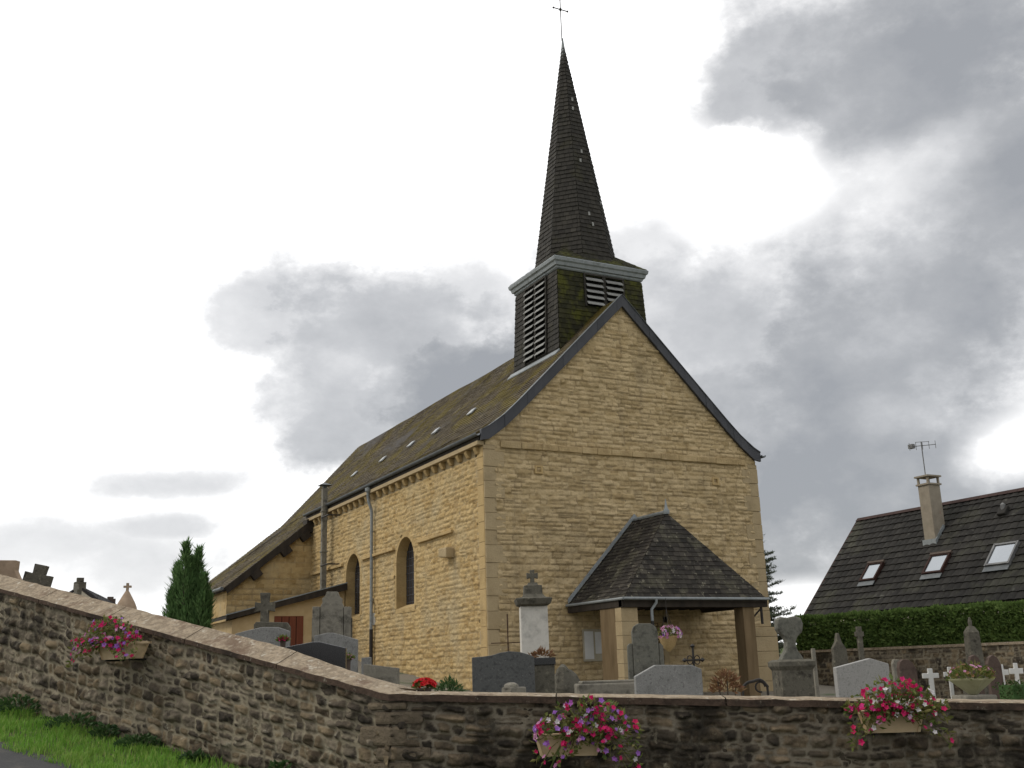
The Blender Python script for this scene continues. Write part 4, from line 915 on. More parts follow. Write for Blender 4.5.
# chimney
p = hpt(933, 540); cx, cy = p.x+.15, p.y
ch = MB().b2((cx-.3, cy-.25, p.z-.6), (cx+.3, cy+.25, HZ+.62)); cho = cw_(ch, 'chimney', chim_m, HO, bevel=.01)
cap = MB().b2((cx-.35, cy-.3, HZ+.62), (cx+.35, cy+.3, HZ+.68)); cap.b2((cx-.37, cy-.32, HZ+.92), (cx+.37, cy+.32, HZ+.98))
for sx in (-1, 1):
    for sy in (-1, 1): cap.box((cx+sx*.27, cy+sy*.22, HZ+.8), (.07, .07, .24))
cw_(cap, 'chimney_cap', chim_m, cho)
cw_(MB().b2((cx-.36, cy-.31, p.z-.5), (cx-.31, cy+.31, p.z+.02)).box((cx-.05, cy-.28, p.z+.2), (.8, .05, .14), RR), 'chimney_flashing', zinc, cho)
an = MB().tube([(cx-.1, cy, HZ+.95), (cx-.1, cy, HZ+2.3)], .02, 6)
an.tube([(cx-.35, cy+.35, HZ+2.15), (cx+.25, cy-.35, HZ+2.15)], .014, 5)
for k in range(5):
    c = Vector((cx-.35, cy+.35, HZ+2.15)).lerp(Vector((cx+.25, cy-.35, HZ+2.15)), k/4); an.tube([c-Vector((.12, .1, 0)), c+Vector((.12, .1, 0))], .01, 5).tube([c-Z*.15, c+Z*.15], .01, 5)
an.b2((cx-.36, cy+.22, HZ+2.08), (cx-.2, cy+.42, HZ+2.24)); an.tube([(cx-.3, cy+.1, HZ+2.28), (cx+.1, cy-.2, HZ+2.28)], .01, 5)
cw_(an, 'antenna', alu, HO)
p = hpt(1005, 513); v = MB(); on_roof(v, p.y, p.x, (.4, .35, .16), (0, 0, .1)); vo = cw_(v, 'tile_vent', tile_m, HO, bevel=.04); cw_(MB().lathe((p.x-.05, p.y, p.z+.1), [(.09, 0), (.09, .2), (.02, .26)], 8), 'vent_pipe', alu, vo)

# ------------------------------------------------------------------ foliage helpers
def leaf(mb, p, d, up, ln, w, rng, fold=.25):
    d = d.normalized(); s = d.cross(up)
    if s.length < .05: s = d.cross(Vector((.3, .8, .5)))
    s.normalize(); n = s.cross(d); a = p; b = p+d*ln*.5+s*w*.5+n*fold*w; c = p+d*ln; e = p+d*ln*.5-s*w*.5+n*fold*w
    mb.add([a, b, c, e], [(0, 1, 2), (0, 2, 3)])
def rdir(rng):
    z = rng.uniform(-1, 1); t = rng.uniform(0, 2*PI); r = math.sqrt(1-z*z); return Vector((r*math.cos(t), r*math.sin(t), z))
def flower(mb, p, n, r, rng):
    n = n.normalized(); u = n.orthogonal().normalized(); w = n.cross(u); k = 10; t0 = rng.random()*6
    vs_ = [p-n*r*.35]+[p+(u*math.cos(t0+2*PI*i/k)+w*math.sin(t0+2*PI*i/k))*r*(1.0 if i % 2 == 0 else .66)+n*r*(.1+.12*rng.random()) for i in range(k)]
    mb.add(vs_, [(0, 1+i, 1+(i+1) % k) for i in range(k)])

# ------------------------------------------------------------------ back wall, hedge
A = Vector((13.0, 2.8)); B = Vector((15.3, -10.5)); dd = (B-A).normalized(); nn_ = Vector((-abs(dd.y), -abs(dd.x) if dd.x*dd.y > 0 else -dd.x)); nn_ = Vector((dd.y, -dd.x)); nn_ = nn_ if nn_.x < 0 else -nn_
BW = thing('boundary_wall', 'low rubble wall along the back of the churchyard under the hedge', 'wall', (A.x, A.y, .4))
U, N, L_ = Vector((dd.x, dd.y, 0)), Vector((nn_.x, nn_.y, 0)), (B-A).length; O = Vector((A.x, A.y, 0)); bw_top = 1.95
c_ = MB().prism([O+Z*(-.4), O+U*L_+Z*(-.4), O+U*L_+Z*bw_top, O+Z*bw_top], -N*.4); cw_(c_, 'mortar_core', rub_mortar, BW)
relief_obj('rubble_masonry', relief(0, L_, -.1, bw_top, .045, plane_O(O, U, Z, N, .005), lambda u, v: u > -1, (.13, .22), (.14, .4), 900, .04, .03, .03, .06, .02, .5, .1, .05), rub_stone, BW)
cpb = MB(); cpb.prism([O+N*.06+Z*bw_top, O+U*L_+N*.06+Z*bw_top, O+U*L_+N*.06+Z*(bw_top+.08), O+N*.06+Z*(bw_top+.08)], -N*.52); cw_(cpb, 'coping', coping_m, BW)
HG = thing('clipped_hedge', 'long clipped green hedge standing behind the boundary wall', 'hedge', (A.x+.7, A.y, .4))
hr_ = random.Random(8); core = MB(); hf = MB(); twig = MB()
def htop(s): return 3.12 if s < 8.7 else 3.22
for s0, s1 in ((0, 8.7), (8.7, L_)):
    core.prism([O+U*s0-N*.75+Z*.2, O+U*s1-N*.75+Z*.2, O+U*s1-N*.75+Z*(htop(s0+.1)-.22), O+U*s0-N*.75+Z*(htop(s0+.1)-.22)], -N*.4)
for i in range(26000):
    s = hr_.uniform(-.1, L_); t = hr_.random(); tp = htop(s)+.1*mnoise.noise(Vector((s*1.3, 0, 0)))+.11*mnoise.noise(Vector((s*4, 3, 0)))
    if t < .62: off, z = -.62-hr_.uniform(-.06, .2)+.09*mnoise.noise(Vector((s*2, i % 7, 0))), bw_top-.1+(tp-bw_top+.1)*hr_.random(); out = N
    else: off, z = -hr_.uniform(.6, 1.2), tp-abs(hr_.gauss(0, .08)); out = Z
    p = O+U*s+N*(off+.1*mnoise.noise(Vector((s*1.6, z*2.2, 9))))+Z*z; d = (out*.9+rdir(hr_)*.9+Z*.5); leaf(hf, p, d, N, hr_.uniform(.1, .2), hr_.uniform(.05, .09), hr_)
ho = cw_(hf, 'foliage', hedge_m, HG); cw_(core, 'inner_branches', cypress_m, HG)

# ------------------------------------------------------------------ trees
def cypress():
    b = at(189, 620, 38); g = yard(b.x, b.y)-.1; root = thing('cypress_tree', 'dark green twin-topped cypress beyond the churchyard wall', 'tree', (b.x, b.y, g)); r = random.Random(4)
    f = MB(); tr = MB()
    for px, ptop, rad in ((186, 544, .5), (199, 550, .42), (178, 566, .52), (205, 576, .42), (192, 560, .5), (172, 592, .42), (209, 596, .3)):
        tp = at(px, ptop, 38+r.uniform(-.4, .4)); base = Vector((b.x+(tp.x-b.x)*.6, b.y+(tp.y-b.y)*.6, g))
        tr.tube([base, base.lerp(tp, .5), tp-Z*.3], [.14, .09, .02], 6)
        H = tp.z-g
        for i in range(2800):
            t = r.random()**.8; z = g+.3+(H-.3)*t; q = base.lerp(tp, t)
            rr = rad*min(1, (1-t)*2.2+.04)*(.75+.4*mnoise.noise(Vector((t*9, px, 0))))*(.8 if t > .3 else .8+.2*t/.3)
            a = r.uniform(0, 2*PI); lump = 1+.55*mnoise.noise(Vector((math.cos(a)*1.7+px, math.sin(a)*1.7, z*1.6)))
            k = math.sqrt(r.uniform(.12, 1.25))*rr*lump
            p = Vector((q.x+k*math.cos(a), q.y+k*math.sin(a), z)); d = Vector((math.cos(a)*.6, math.sin(a)*.6, 1.1))+rdir(r)*.5
            leaf(f, p, d, Vector((math.cos(a), math.sin(a), 0)), r.uniform(.08, .3)*(1.4 if r.random() < .2 else .9), r.uniform(.025, .055), r)
    f.build('crown', cypress_m, root, world=True); tr.build('trunk', bark, root, world=True)
cypress()
def cedar():
    b = at(751, 640, 50); g = .2; root = thing('cedar_tree', 'sparse grey-green conifer showing beside the right corner of the church', 'tree', (b.x, b.y, g)); r = random.Random(14)
    f = MB(); tr = MB(); top = 7.7; tr.tube([(b.x, b.y, g), (b.x+.05, b.y, 5), (b.x, b.y, top)], [.2, .12, .02], 7)
    for i in range(170):
        z = r.uniform(1.6, top-.3); a = r.uniform(0, 2*PI); ln = (.5+1.9*(1-(z-1)/(top-1))**.7)*r.uniform(.7, 1.15)
        d = Vector((math.cos(a), math.sin(a), r.uniform(.1, .5))); p0 = Vector((b.x, b.y, z)); p1 = p0+d*ln*.6+Z*.05; p2 = p0+d*ln-Z*.05*ln
        tr.tube([p0, p1, p2], [.035, .022, .006], 5)
        for k in range(int(26*ln)):
            t = r.uniform(.2, 1); q = p0.lerp(p1, t/.6) if t < .6 else p1.lerp(p2, (t-.6)/.4); sd_ = Vector((-d.y, d.x, 0))*r.choice((-1, 1))
            e = q+(sd_*.8+d*.7+Z*r.uniform(-.1, .3))*r.uniform(.1, .38)*(1.3-t*.6); tr.tube([q, e], [.008, .004], 3)
            for m_ in range(7):
                c = q.lerp(e, r.random()); leaf(f, c, rdir(r)+Z*.5+(e-q)*2, rdir(r), r.uniform(.07, .16), r.uniform(.02, .036), r)
    f.build('crown', needle_m, root, world=True); tr.build('trunk', bark, root, world=True)
cedar()

# ------------------------------------------------------------------ far house on the left
p = at(92, 604, 70); gz = zout(p.x, p.y)
fh = thing('distant_house', 'distant dark roofed house with chimneys just above the wall', 'house', (p.x, p.y, gz))
a, b = at(79, 585.5, 60), at(113, 603.5, 73); b.z = a.z
d = (b-a); d.normalize(); n = Vector((-d.y, d.x, 0)); ln = (b-a).length; p = (a+b)/2; gz = zout(p.x, p.y); fh.location = (p.x, p.y, gz)
ea, eb = a-Z*1.6, a+d*ln-Z*1.6; ra, rb = Vector(a), a+d*ln
MB().prism([ea+n*1.9+Z*.05, ra-Z*.18, ea-n*1.9+Z*.05, ea-n*1.9-Z*(ea.z-gz), ea+n*1.9-Z*(ea.z-gz)], d*ln).build('house_wall', render_h, fh, world=True)
fr_ = MB().prism([ra, ea+n*2.2, ea+n*2.1-Z*.12, ra-Z*.12, ea-n*2.1-Z*.12, ea-n*2.2], d*ln); fro = fr_.build('house_roof', far_roof, fh, world=True)
t = MB(); tiles(t, [ra, rb, eb-n*2.2, ea-n*2.2], -n+Z, .3, .3, .02, rs); tiles(t, [ra, rb, eb+n*2.2, ea+n*2.2], n+Z, .3, .3, .02, rs); t.build('roof_slates', far_roof, fro, world=True)
for k, h in ((.02, .55), (.9, .3)):
    c = ra.lerp(rb, k); MB().b2((c.x-.3, c.y-.3, c.z-.5), (c.x+.3, c.y+.3, c.z+h*.35)).b2((c.x-.18, c.y-.18, c.z+h*.35), (c.x+.18, c.y+.18, c.z+h*.8)).build('chimney', darkstone if k < .5 else terracotta, fh, world=True)

# ------------------------------------------------------------------ graves
def base_of(px, D):
    p = at(px, 660, D); return Vector((p.x, p.y, yard(p.x, p.y)-.05))
def ztop(px, py, D): return at(px, py, D).z
FACE = -.42           # most stones face the lane
def slab_thing(name, label, cat, px, D, outline, th, m, rz=FACE, group=None, bev=.012, plinth=True, pm=None, partname='stone'):
    """outline: (pixel x, pixel y) of the visible shape, taken at distance D; sides run down to the ground"""
    b = base_of(px, D); s = D/FOC; g = b.z
    root = thing(name, label, cat, b, rz, group)
    P = [((x-px)*s/math.cos(rz+YAW), ztop(x, y, D)-g) for x, y in outline]
    pts = [(P[0][0], 0.1)]+P+[(P[-1][0], .1)]
    MB().prism([(x, -th/2, z) for x, z in pts], (0, th, 0)).build(partname, m, root, bevel=bev)
    if plinth:
        w = max(p[0] for p in P)-min(p[0] for p in P); cxm = (max(p[0] for p in P)+min(p[0] for p in P))/2
        MB().b2((cxm-w/2-.1, -th/2-.1, -.1), (cxm+w/2+.1, th/2+.1, .16)).build('plinth', pm or m, root, bevel=.012)
    return root
G = 'headstones in the churchyard'
slab_thing('headstone', 'grey granite headstone with sloping shoulders in front of the porch', 'headstone', 667, 16, [(634.4, 676.5), (654.6, 665), (689.6, 665), (699, 669)], .16, granite, group=G)
slab_thing('headstone', 'light grey granite headstone with low peak beside the lichened pedestal', 'headstone', 860, 19, [(834, 667.6), (868.8, 658.3), (886, 663.8)], .16, granite_light, group=G)
slab_thing('headstone', 'wide dark speckled headstone with wavy top before the church corner', 'headstone', 503, 19.6, [(473, 657.5), (484, 656.5), (492, 655.5), (500, 652.8), (509, 651.3), (519, 652), (528, 654.5), (533, 657)], .16, granite_dark, group=G)
slab_thing('headstone', 'pale grey headstone with gently arched top left of the black one', 'headstone', 262, 20, [(236, 634), (248, 630.5), (262, 627.3), (277, 627.3), (288, 631)], .15, granite, group=G)
slab_thing('headstone', 'low dark stone headstone rising just behind the arched pale one', 'headstone', 271, 21.5, [(254, 625), (256, 622), (286, 622.5), (289, 627)], .14, darkstone, group=G)
slab_thing('headstone', 'polished black headstone with low peaked top', 'headstone', 317, 18, [(288, 647), (313, 642), (320, 642), (345, 648)], .16, granite_black, group=G)
slab_thing('headstone', 'grey granite headstone with peaked top behind the black one', 'headstone', 337, 22, [(315, 636), (328, 633), (334, 633), (357, 639.5)], .18, granite, group=G)
slab_thing('headstone', 'brown round-topped headstone right of the light granite one', 'headstone', 905, 22, [(897, 668), (898.5, 662), (902, 659.3), (907, 659.5), (911, 663), (914, 670)], .14, brownstone, group=G)
slab_thing('headstone', 'narrow grey headstone leaning against the back of the first brown one', 'headstone', 896, 24, [(891.5, 664), (893, 659.5), (898, 659.5), (900, 664)], .12, oldstone, group=G)
slab_thing('headstone', 'brown round-topped headstone right of the olive planter', 'headstone', 993, 24, [(986, 664), (988, 657.5), (992, 655), (996, 657.5), (999, 665)], .14, brownstone, group=G)
slab_thing('headstone', 'small brown headstone below the dark obelisk', 'headstone', 973, 26, [(968.5, 661), (970, 656.5), (974, 654.8), (977.5, 657.5), (979, 662)], .14, brownstone, group=G)
slab_thing('headstone', 'tan stone headstone with flared top at the left edge above the wall', 'headstone', 2, 19, [(-12, 582), (-8, 572), (-9, 561), (9, 561), (8.5, 571), (13, 580)], .2, tanstone, group=G)
slab_thing('headstone', 'pointed dark headstone with small finial against the hedge', 'headstone', 840, 26, [(833, 662), (833.5, 648), (837, 642), (839, 633), (840.5, 633), (842.5, 642), (846.5, 649), (847, 662)], .16, darkstone, group=G)
slab_thing('stone_post', 'slim old stone post left of the light granite headstone', 'post', 814, 24, [(812.3, 652), (812.6, 648.5), (815.4, 648.5), (815.8, 652)], .1, oldstone, plinth=False)
slab_thing('stone_block', 'small grey stone block at the foot of the nave downpipe', 'stone', 367, 24, [(362, 658), (371, 657)], .25, granite, plinth=False)
slab_thing('grave_slab', 'flat grey grave slab beside the nave downpipe', 'grave', 384, 22, [(366, 664), (398, 668)], .9, oldstone, plinth=False)

def cross_thing(name, label, px, D, cy, arm, top, bot, th, m, rz=FACE, group=None, tilt=0, flare=0, ring=0, wth=None):
    """arm: half width, top: pixel y of the top; sizes from pixel measures at distance D"""
    b = base_of(px, D); s = D/FOC; root = thing(name, label, 'cross', b, rz, group); g = b.z; zc = ztop(px, cy, D)-g; zt_ = ztop(px, top, D)-g; w = wth or th; a = arm*s
    mb = MB(); f = 1+flare
    def pr(pts): mb.prism([(x, -th/2, z) for x, z in pts], (0, th, 0))
    rot = Matrix.Rotation(tilt, 3, 'Y'); pv = Vector((0, 0, zc))
    pr([(-w/2*f, 0), (w/2*f, 0), (w/2, zc-w/2), (a, zc-w/2*f), (a, zc+w/2*f), (w/2, zc+w/2), (w/2*f, zt_), (-w/2*f, zt_), (-w/2, zc+w/2), (-a, zc+w/2*f), (-a, zc-w/2*f), (-w/2, zc-w/2)])
    if tilt: mb.v = [pv+rot @ (v-pv) for v in mb.v]
    mb.build('cross_stone', m, root, bevel=min(.012, w*.12))
    if ring:
        rb = MB(); n = 20
        for i in range(n):
            a0, a1 = 2*PI*i/n, 2*PI*(i+1)/n
            rb.prism([(r*math.cos(t), -th*.3, zc+r*math.sin(t)) for r, t in ((ring, a0), (ring*1.28, a0), (ring*1.28, a1), (ring, a1))], (0, th*.6, 0))
        rb.build('ring', m, root)
    return root
c0 = cross_thing('grave_cross', 'white wooden cross standing nearest the flower trough in front of the back wall', 928.5, 30, 675.8, 8, 668.5, 700, .06, white_m, wth=.13, group='white grave crosses')
WCX = [(948, 29.5, 'white cross half hidden by the flowers of the olive planter'), (1000, 27.5, 'left one of the two white crosses beyond the low box hedge'), (1014.5, 27, 'rightmost white cross beyond the low box hedge')]
for px, D, lb in WCX:
    r = c0.copy(); COL.objects.link(r); r.location = base_of(px, D); r.location.z = ztop(px, {948: 667, 1000: 664.5}.get(px, 663), D)-(ztop(928.5, 668.5, 30)-c0.location.z); r.scale = (.75, .75, 1); r['label'] = lb
    for chd in list(c0.children):
        k = chd.copy(); COL.objects.link(k); k.parent = r
cross_thing('grave_cross', 'dark weathered ringed stone cross above the arched pale headstone', 263.5, 24, 607, 9.5, 593, 640, .16, darkstone, flare=.25, ring=.09, wth=.17)
cross_thing('grave_cross', 'dark leaning stone cross showing over the wall near the tan headstone', 31, 20, 580, 13, 565, 600, .18, darkstone, flare=.1, tilt=.22, wth=.2)
cross_thing('grave_cross', 'small grey stone cross standing against the hedge', 862, 28, 634, 4, 626.5, 660, .12, darkstone, wth=.12)
cross_thing('grave_cross', 'tiny pale stone cross before the distant house', 71, 30, 589, 2.6, 584, 600, .09, oldstone, wth=.09)
# thin iron cross
b = base_of(508.5, 26); r = thing('iron_cross', 'thin plain iron cross left of the white stele', 'cross', b, FACE); zt_ = ztop(508.5, 614, 26)-b.z; zc = ztop(508.5, 642.8, 26)-b.z
MB().tube([(0, 0, 0), (0, 0, zt_)], .015, 6).tube([(-.4, 0, zc), (.34, 0, zc)], .013, 6).build('iron_bars', rust, r)
# ornate iron cross
b = base_of(693.5, 21); r = thing('iron_cross', 'ornate scrolled black iron cross in front of the porch', 'cross', b, FACE); zt_ = ztop(693.5, 646, 21)-b.z; zc = ztop(693.5, 660, 21)-b.z
mb = MB().tube([(0, 0, 0), (0, 0, zt_)], .022, 6).tube([(-.17, 0, zc), (.17, 0, zc)], .022, 6)
for sx in (-1, 1):
    for sz_ in (-1, 1): mb.tube([(sx*(.02+.05*(1-math.cos(t))), 0, zc+sz_*(.02+.06*math.sin(t))) for t in [PI*k/8 for k in range(9)]], .01, 5)
for p in ((-.17, zc), (.17, zc), (0, zt_)): mb.lathe((p[0], 0, p[1]-.04), [(.01, 0), (.05, .04), (.01, .08)], 8)
mb.build('iron_bars', iron, r)
# monument: tall slab between two side posts
def px_poly(px, D, b, rz, pts): s = D/FOC; return [((x-px)*s/math.cos(rz+YAW), ztop(x, y, D)-b.z) for x, y in pts]
b = base_of(331.5, 27); r = thing('monument', 'tall weathered grey monument with slab between two side posts', 'monument', b, FACE)
def pp(pts, th, nm, m, yo=0): MB().prism([(x, -th/2+yo, z) for x, z in px_poly(331.5, 27, b, FACE, pts)], (0, th, 0)).build(nm, m, r, bevel=.012)
pp([(320.5, 660), (320.5, 607), (322.5, 603), (322, 599), (325, 596.5), (326.5, 592), (337, 592), (338.5, 596.5), (341.5, 599), (341, 603), (343, 607), (343, 660)], .25, 'slab', oldstone)
pp([(313, 660), (313, 607), (320, 607), (320, 660)], .3, 'side_post', oldstone); pp([(343.5, 660), (343.5, 607), (350, 607), (350, 660)], .3, 'side_post', oldstone)
pp([(312, 662), (312, 618), (351, 618), (351, 662)], .12, 'rear_panel', darkstone, .05)
# white stele
D = 25; b = base_of(535, D); r = thing('stele', 'tall white marble stele with carved dark cap and small cross', 'stele', b, FACE); s = D/FOC
z1, z2, z3, z4 = (ztop(535, y, D)-b.z for y in (606.5, 599, 585, 570)); hw = 13.3*s
MB().b2((-hw, -.24, .9), (hw, .24, z1)).build('shaft', palestone, r, bevel=.02)
MB().b2((-hw-.12, -.36, 0), (hw+.12, .36, .9)).build('base', oldstone, r, bevel=.02)
MB().lathe((0, 0, 0), [(hw-.02, z1), (hw+.06, z1+.04), (hw+.1, z2-.02), (hw+.1, z2), (hw-.04, z2+.03), (hw-.1, z2+.1), (.2, z3-.02), (.12, z3), (.1, z3+.05)], sq=True).build('cap', darkstone, r)
cz = (z3+z4)/2+.04; MB().prism([(x, -.05, z) for x, z in [(-.05, z3), (.05, z3), (.045, cz-.05), (.13, cz-.07), (.13, cz+.07), (.045, cz+.05), (.06, z4), (-.06, z4), (-.045, cz+.05), (-.13, cz+.07), (-.13, cz-.07), (-.045, cz-.05)]], (0, .1, 0)).build('cap_cross', darkstone, r, bevel=.015)
# grey winged stele
D = 23; b = base_of(645, D); r = thing('stele', 'grey stone stele with rounded top and lower side wings before the porch', 'stele', b, FACE-.06)
def pw(pts, th, nm, m): MB().prism([(x, -th/2, z) for x, z in px_poly(645, D, b, FACE-.06, pts)], (0, th, 0)).build(nm, m, r, bevel=.015)
pw([(633.6, 700), (633.6, 632), (635.5, 626.5), (640, 623.5), (652, 623.5), (656.5, 626.5), (658.4, 632), (658.4, 700)], .22, 'slab', winged)
pw([(628, 700), (628.5, 646), (630.5, 643.5), (633.2, 643.5), (633.2, 700)], .16, 'wing', winged); pw([(658.8, 700), (658.8, 643.5), (661, 643.5), (663, 646), (663.5, 700)], .16, 'wing', winged)
# big pedestal
D = 22; b = base_of(791, D); r = thing('pedestal', 'large lichened stone pedestal with broken flaring cross shaft', 'monument', b, FACE); z0, z1, z2 = (ztop(791, y, D)-b.z for y in (667, 661.5, 616.5)); sp = D/FOC
MB().lathe((0, 0, 0), [(.5, -.1), (.5, .15), (.42, .2), (15.5*sp, .25), (15.5*sp, z0-.06), (16.5*sp, z0-.03), (18*sp, z0+.02), (18*sp, z1), (14.5*sp, z1+.04)], sq=True).build('base', darkstone, r, bevel=.01)
sh = MB(); sh.prism([(x, -.13, z) for x, z in px_poly(791, D, b, FACE, [(778, 664), (782, 656), (786, 650), (787, 642), (785.5, 637), (781, 633), (779, 629), (779.5, 620), (783, 617), (790, 618), (797, 616), (803, 618), (804.5, 624), (803, 632), (797.5, 637), (795.5, 643), (796.5, 650), (800.5, 656), (804, 664)])], (0, .26, 0)); sh.build('shaft', winged, r, bevel=.03)
# obelisk
D = 29; b = base_of(975, D); r = thing('obelisk', 'dark pointed obelisk with small finial in front of the hedge', 'obelisk', b, FACE); sp = D/FOC; za, zb_, zc = (ztop(975, y, D)-b.z for y in (662, 634, 617))
MB().lathe((0, 0, 0), [(.3, 0), (.3, za-.25), (6.4*sp, za-.2), (5.4*sp, zb_+.05), (2.6*sp, zb_+.2), (1.4*sp, zb_+.2), (1.6*sp, zc-.12), (.8*sp, zc)], sq=True).build('shaft', darkstone, r, bevel=.015)
# domed tomb with cross
D = 24; b = base_of(123, D); r = thing('domed_tomb', 'pale stone tomb top with small cross above the left flower trough', 'tomb', b, FACE); za, zb_, zc = (ztop(123, y, D)-b.z for y in (612, 593, 584)); sp = D/FOC
MB().lathe((0, 0, 0), [(.36, 0), (.36, za-.1), (10.5*sp, za), (9.8*sp, za+.1), (8*sp, za+.2), (5.5*sp, za+.3), (3.2*sp, zb_-.02), (1.6*sp, zb_+.04)], 16).build('dome', tanstone, r, smooth=True, auto=.6)
MB().prism([(x*sp, -.035, zb_+z*sp) for x, z in ((-1, -1), (1, 0), (1, 5), (3.6, 5), (3.6, 7), (1, 7), (1, 9.5), (-1, 9.5), (-1, 7), (-3.6, 7), (-3.6, 5), (-1, 5))], (0, .07, 0)).build('cross', tanstone, r)
# boulder
D = 23; b = base_of(566, D); zt_ = ztop(562, 662.5, D)-b.z; r = thing('boulder', 'rough grey boulder between the white stele and the porch', 'boulder', b, 0)
mb = MB(); n1, n2 = 14, 9
for j in range(n2+1):
    for i in range(n1):
        th, ph = 2*PI*i/n1, PI*j/n2; d = Vector((math.sin(ph)*math.cos(th), math.sin(ph)*math.sin(th), math.cos(ph))); k = 1+.28*mnoise.noise(d*1.6+Vector((3, 1, 5)))
        mb.v.append(Vector((d.x*.36*k, d.y*.3*k, zt_*.45+d.z*zt_*.5*k-.1*d.x)))
for j in range(n2):
    for i in range(n1): mb.f.append((j*n1+i, j*n1+(i+1) % n1, (j+1)*n1+(i+1) % n1, (j+1)*n1+i))
o = mb.build('boulder_stone', darkstone, r)
# kerbed grave in front of porch
D = 22; b = base_of(606, D); r = thing('grave_slab', 'low old stone slab grave left of the winged stele', 'grave', b, FACE); za = ztop(606, 683, D)-b.z; sp = D/FOC
MB().b2((-30*sp, -.4, -.1), (32*sp, .4, za)).build('kerb', oldstone, r, bevel=.03); MB().b2((-26*sp, -.32, za), (28*sp, .32, za+.05)).build('slab', oldstone, r, bevel=.02)
b = base_of(513, 17); r = thing('stone_fragment', 'mossy carved stone fragment lying before the wavy dark headstone', 'stone', b, .2); za = ztop(513, 683, 17)-b.z
MB().b2((-.15, -.12, -.05), (.15, .12, za-.06)).lathe((-.05, 0, za-.08), [(.13, 0), (.11, .06), (.05, .09)], 8).build('stone', oldstone, r, bevel=.02)
# planter beside dark headstone
def plant_mass(root, m, n, cx, cy, cz, rx, ry, rz_, ln, wd, r, name='foliage', world=False):
    f = MB()
    for i in range(n):
        d = rdir(r); d.z = abs(d.z)*.9-.1; p = Vector((cx+d.x*rx*r.random()**.4, cy+d.y*ry*r.random()**.4, cz+d.z*rz_*r.random()**.4)); leaf(f, p, d+rdir(r)*.6+Z*.3, rdir(r), ln*r.uniform(.6, 1.3), wd*r.uniform(.6, 1.3), r)
    return f.build(name, m, root, world=world)
rr = random.Random(77); sp = 20/FOC
b = base_of(542.5, 20.2); r = thing('planter', 'square grey planter of dried plants below the white stele', 'planter', b, FACE); za = ztop(542, 656.5, 20)-b.z
MB().lathe((0, 0, 0), [(.17, 0), (.2, za-.16), (.2, za-.15)], sq=True).build('box', darkstone, r, bevel=.01); MB().b2((-.22, -.22, za-.15), (.22, .22, za-.02)).build('rim', granite_black, r, bevel=.01)
plant_mass(r, dry_m, 160, 0, 0, za, .22, .2, .12, .1, .03, rr)
# reddish dry shrub, bushes, geraniums
b = base_of(724, 17); r = thing('shrub', 'reddish withered shrub just behind the wall before the porch', 'shrub', b, 0); za = ztop(724, 683, 17)-b.z
plant_mass(r, dry_m, 260, 0, 0, za-.1, .24, .2, .34, .11, .035, rr); MB().tube([(0, 0, 0), (.03, 0, za+.12)], .012, 5).tube([(0, 0, .1), (-.15, 0, za+.02)], .01, 5).tube([(0, 0, .1), (.2, 0, za)], .01, 5).build('stem', bark, r)
b = base_of(752, 18.5); r = thing('iron_scroll', 'bent dark wrought iron scroll left of the pedestal', 'ironwork', b, FACE); za = ztop(752, 681, 18.5)-b.z
MB().tube([(-.22+.45*k/10, 0, za-.14+.16*math.sin(PI*k/11)+.02*math.sin(k)) for k in range(11)], .025, 6).tube([(-.18, 0, 0), (-.2, 0, za-.1)], .02, 6).tube([(.22, 0, 0), (.22, 0, za-.1)], .02, 6).tube([(.1+.08*math.cos(t), 0, za-.1+.08*math.sin(t)) for t in [k*.5 for k in range(11)]], .015, 5).build('iron_bars', iron, r)
b = base_of(449, 15); r = thing('shrub', 'loose green shrub behind the bend of the wall', 'shrub', b, 0); za = ztop(449, 678, 15)-b.z
plant_mass(r, weed_m, 240, 0, 0, za-.18, .17, .15, .2, .08, .024, rr); MB().tube([(0, 0, 0), (0, 0, za-.1)], .012, 5).build('stem', bark, r)
def potflowers(px, py, D, rad, lab, m, n=26, fr=.035, pot=terracotta):
    b = base_of(px, D); r = thing('potted_flowers', lab, 'flowers', b, 0); za = ztop(px, py, D)-b.z
    MB().lathe((0, 0, 0), [(rad*.5, 0), (rad*.62, za-rad*.9), (rad*.72, za-rad*.9), (rad*.72, za-rad*.75)], 12).build('pot', pot, r)
    plant_mass(r, fol_m, 120, 0, 0, za-rad*.75, rad*.95, rad*.9, rad*.7, .07, .04, rr); f = MB()
    for i in range(n):
        d = rdir(rr); d.z = abs(d.z); flower(f, Vector((d.x*rad, d.y*rad, za-rad*.55+d.z*rad*.6)), d+Z*.4, fr*rr.uniform(.8, 1.3), rr)
    f.build('blossoms', m, r)
potflowers(424, 679, 13.5, .14, 'scarlet geraniums in a pot behind the bend of the wall', scarlet_f, 34, .04)
potflowers(282.5, 637, 18.5, .075, 'small cerise flowers in a pot before the arched pale headstone', red_f, 14, .04)
potflowers(347, 655, 19, .1, 'pale pink flowers in a pot beside the black headstone', pink_f, 16, .04)
# low box hedge
b = base_of(1022, 19); r = thing('low_hedge', 'low clipped box hedge at the right edge in front of white crosses', 'hedge', b, FACE); za = ztop(1022, 681, 19)-b.z
f = MB()
for i in range(2600): p = Vector((rr.uniform(-.42, 1.4), rr.uniform(-.3, .3), za*rr.random()**.5)); leaf(f, p, rdir(rr)+Z*.4+Vector((0, -.5, 0)), rdir(rr), rr.uniform(.04, .08), rr.uniform(.025, .045), rr)
f.build('foliage', box_m, r); MB().b2((-.36, -.24, 0), (1.36, .24, za-.06)).build('inner_branches', cypress_m, r)

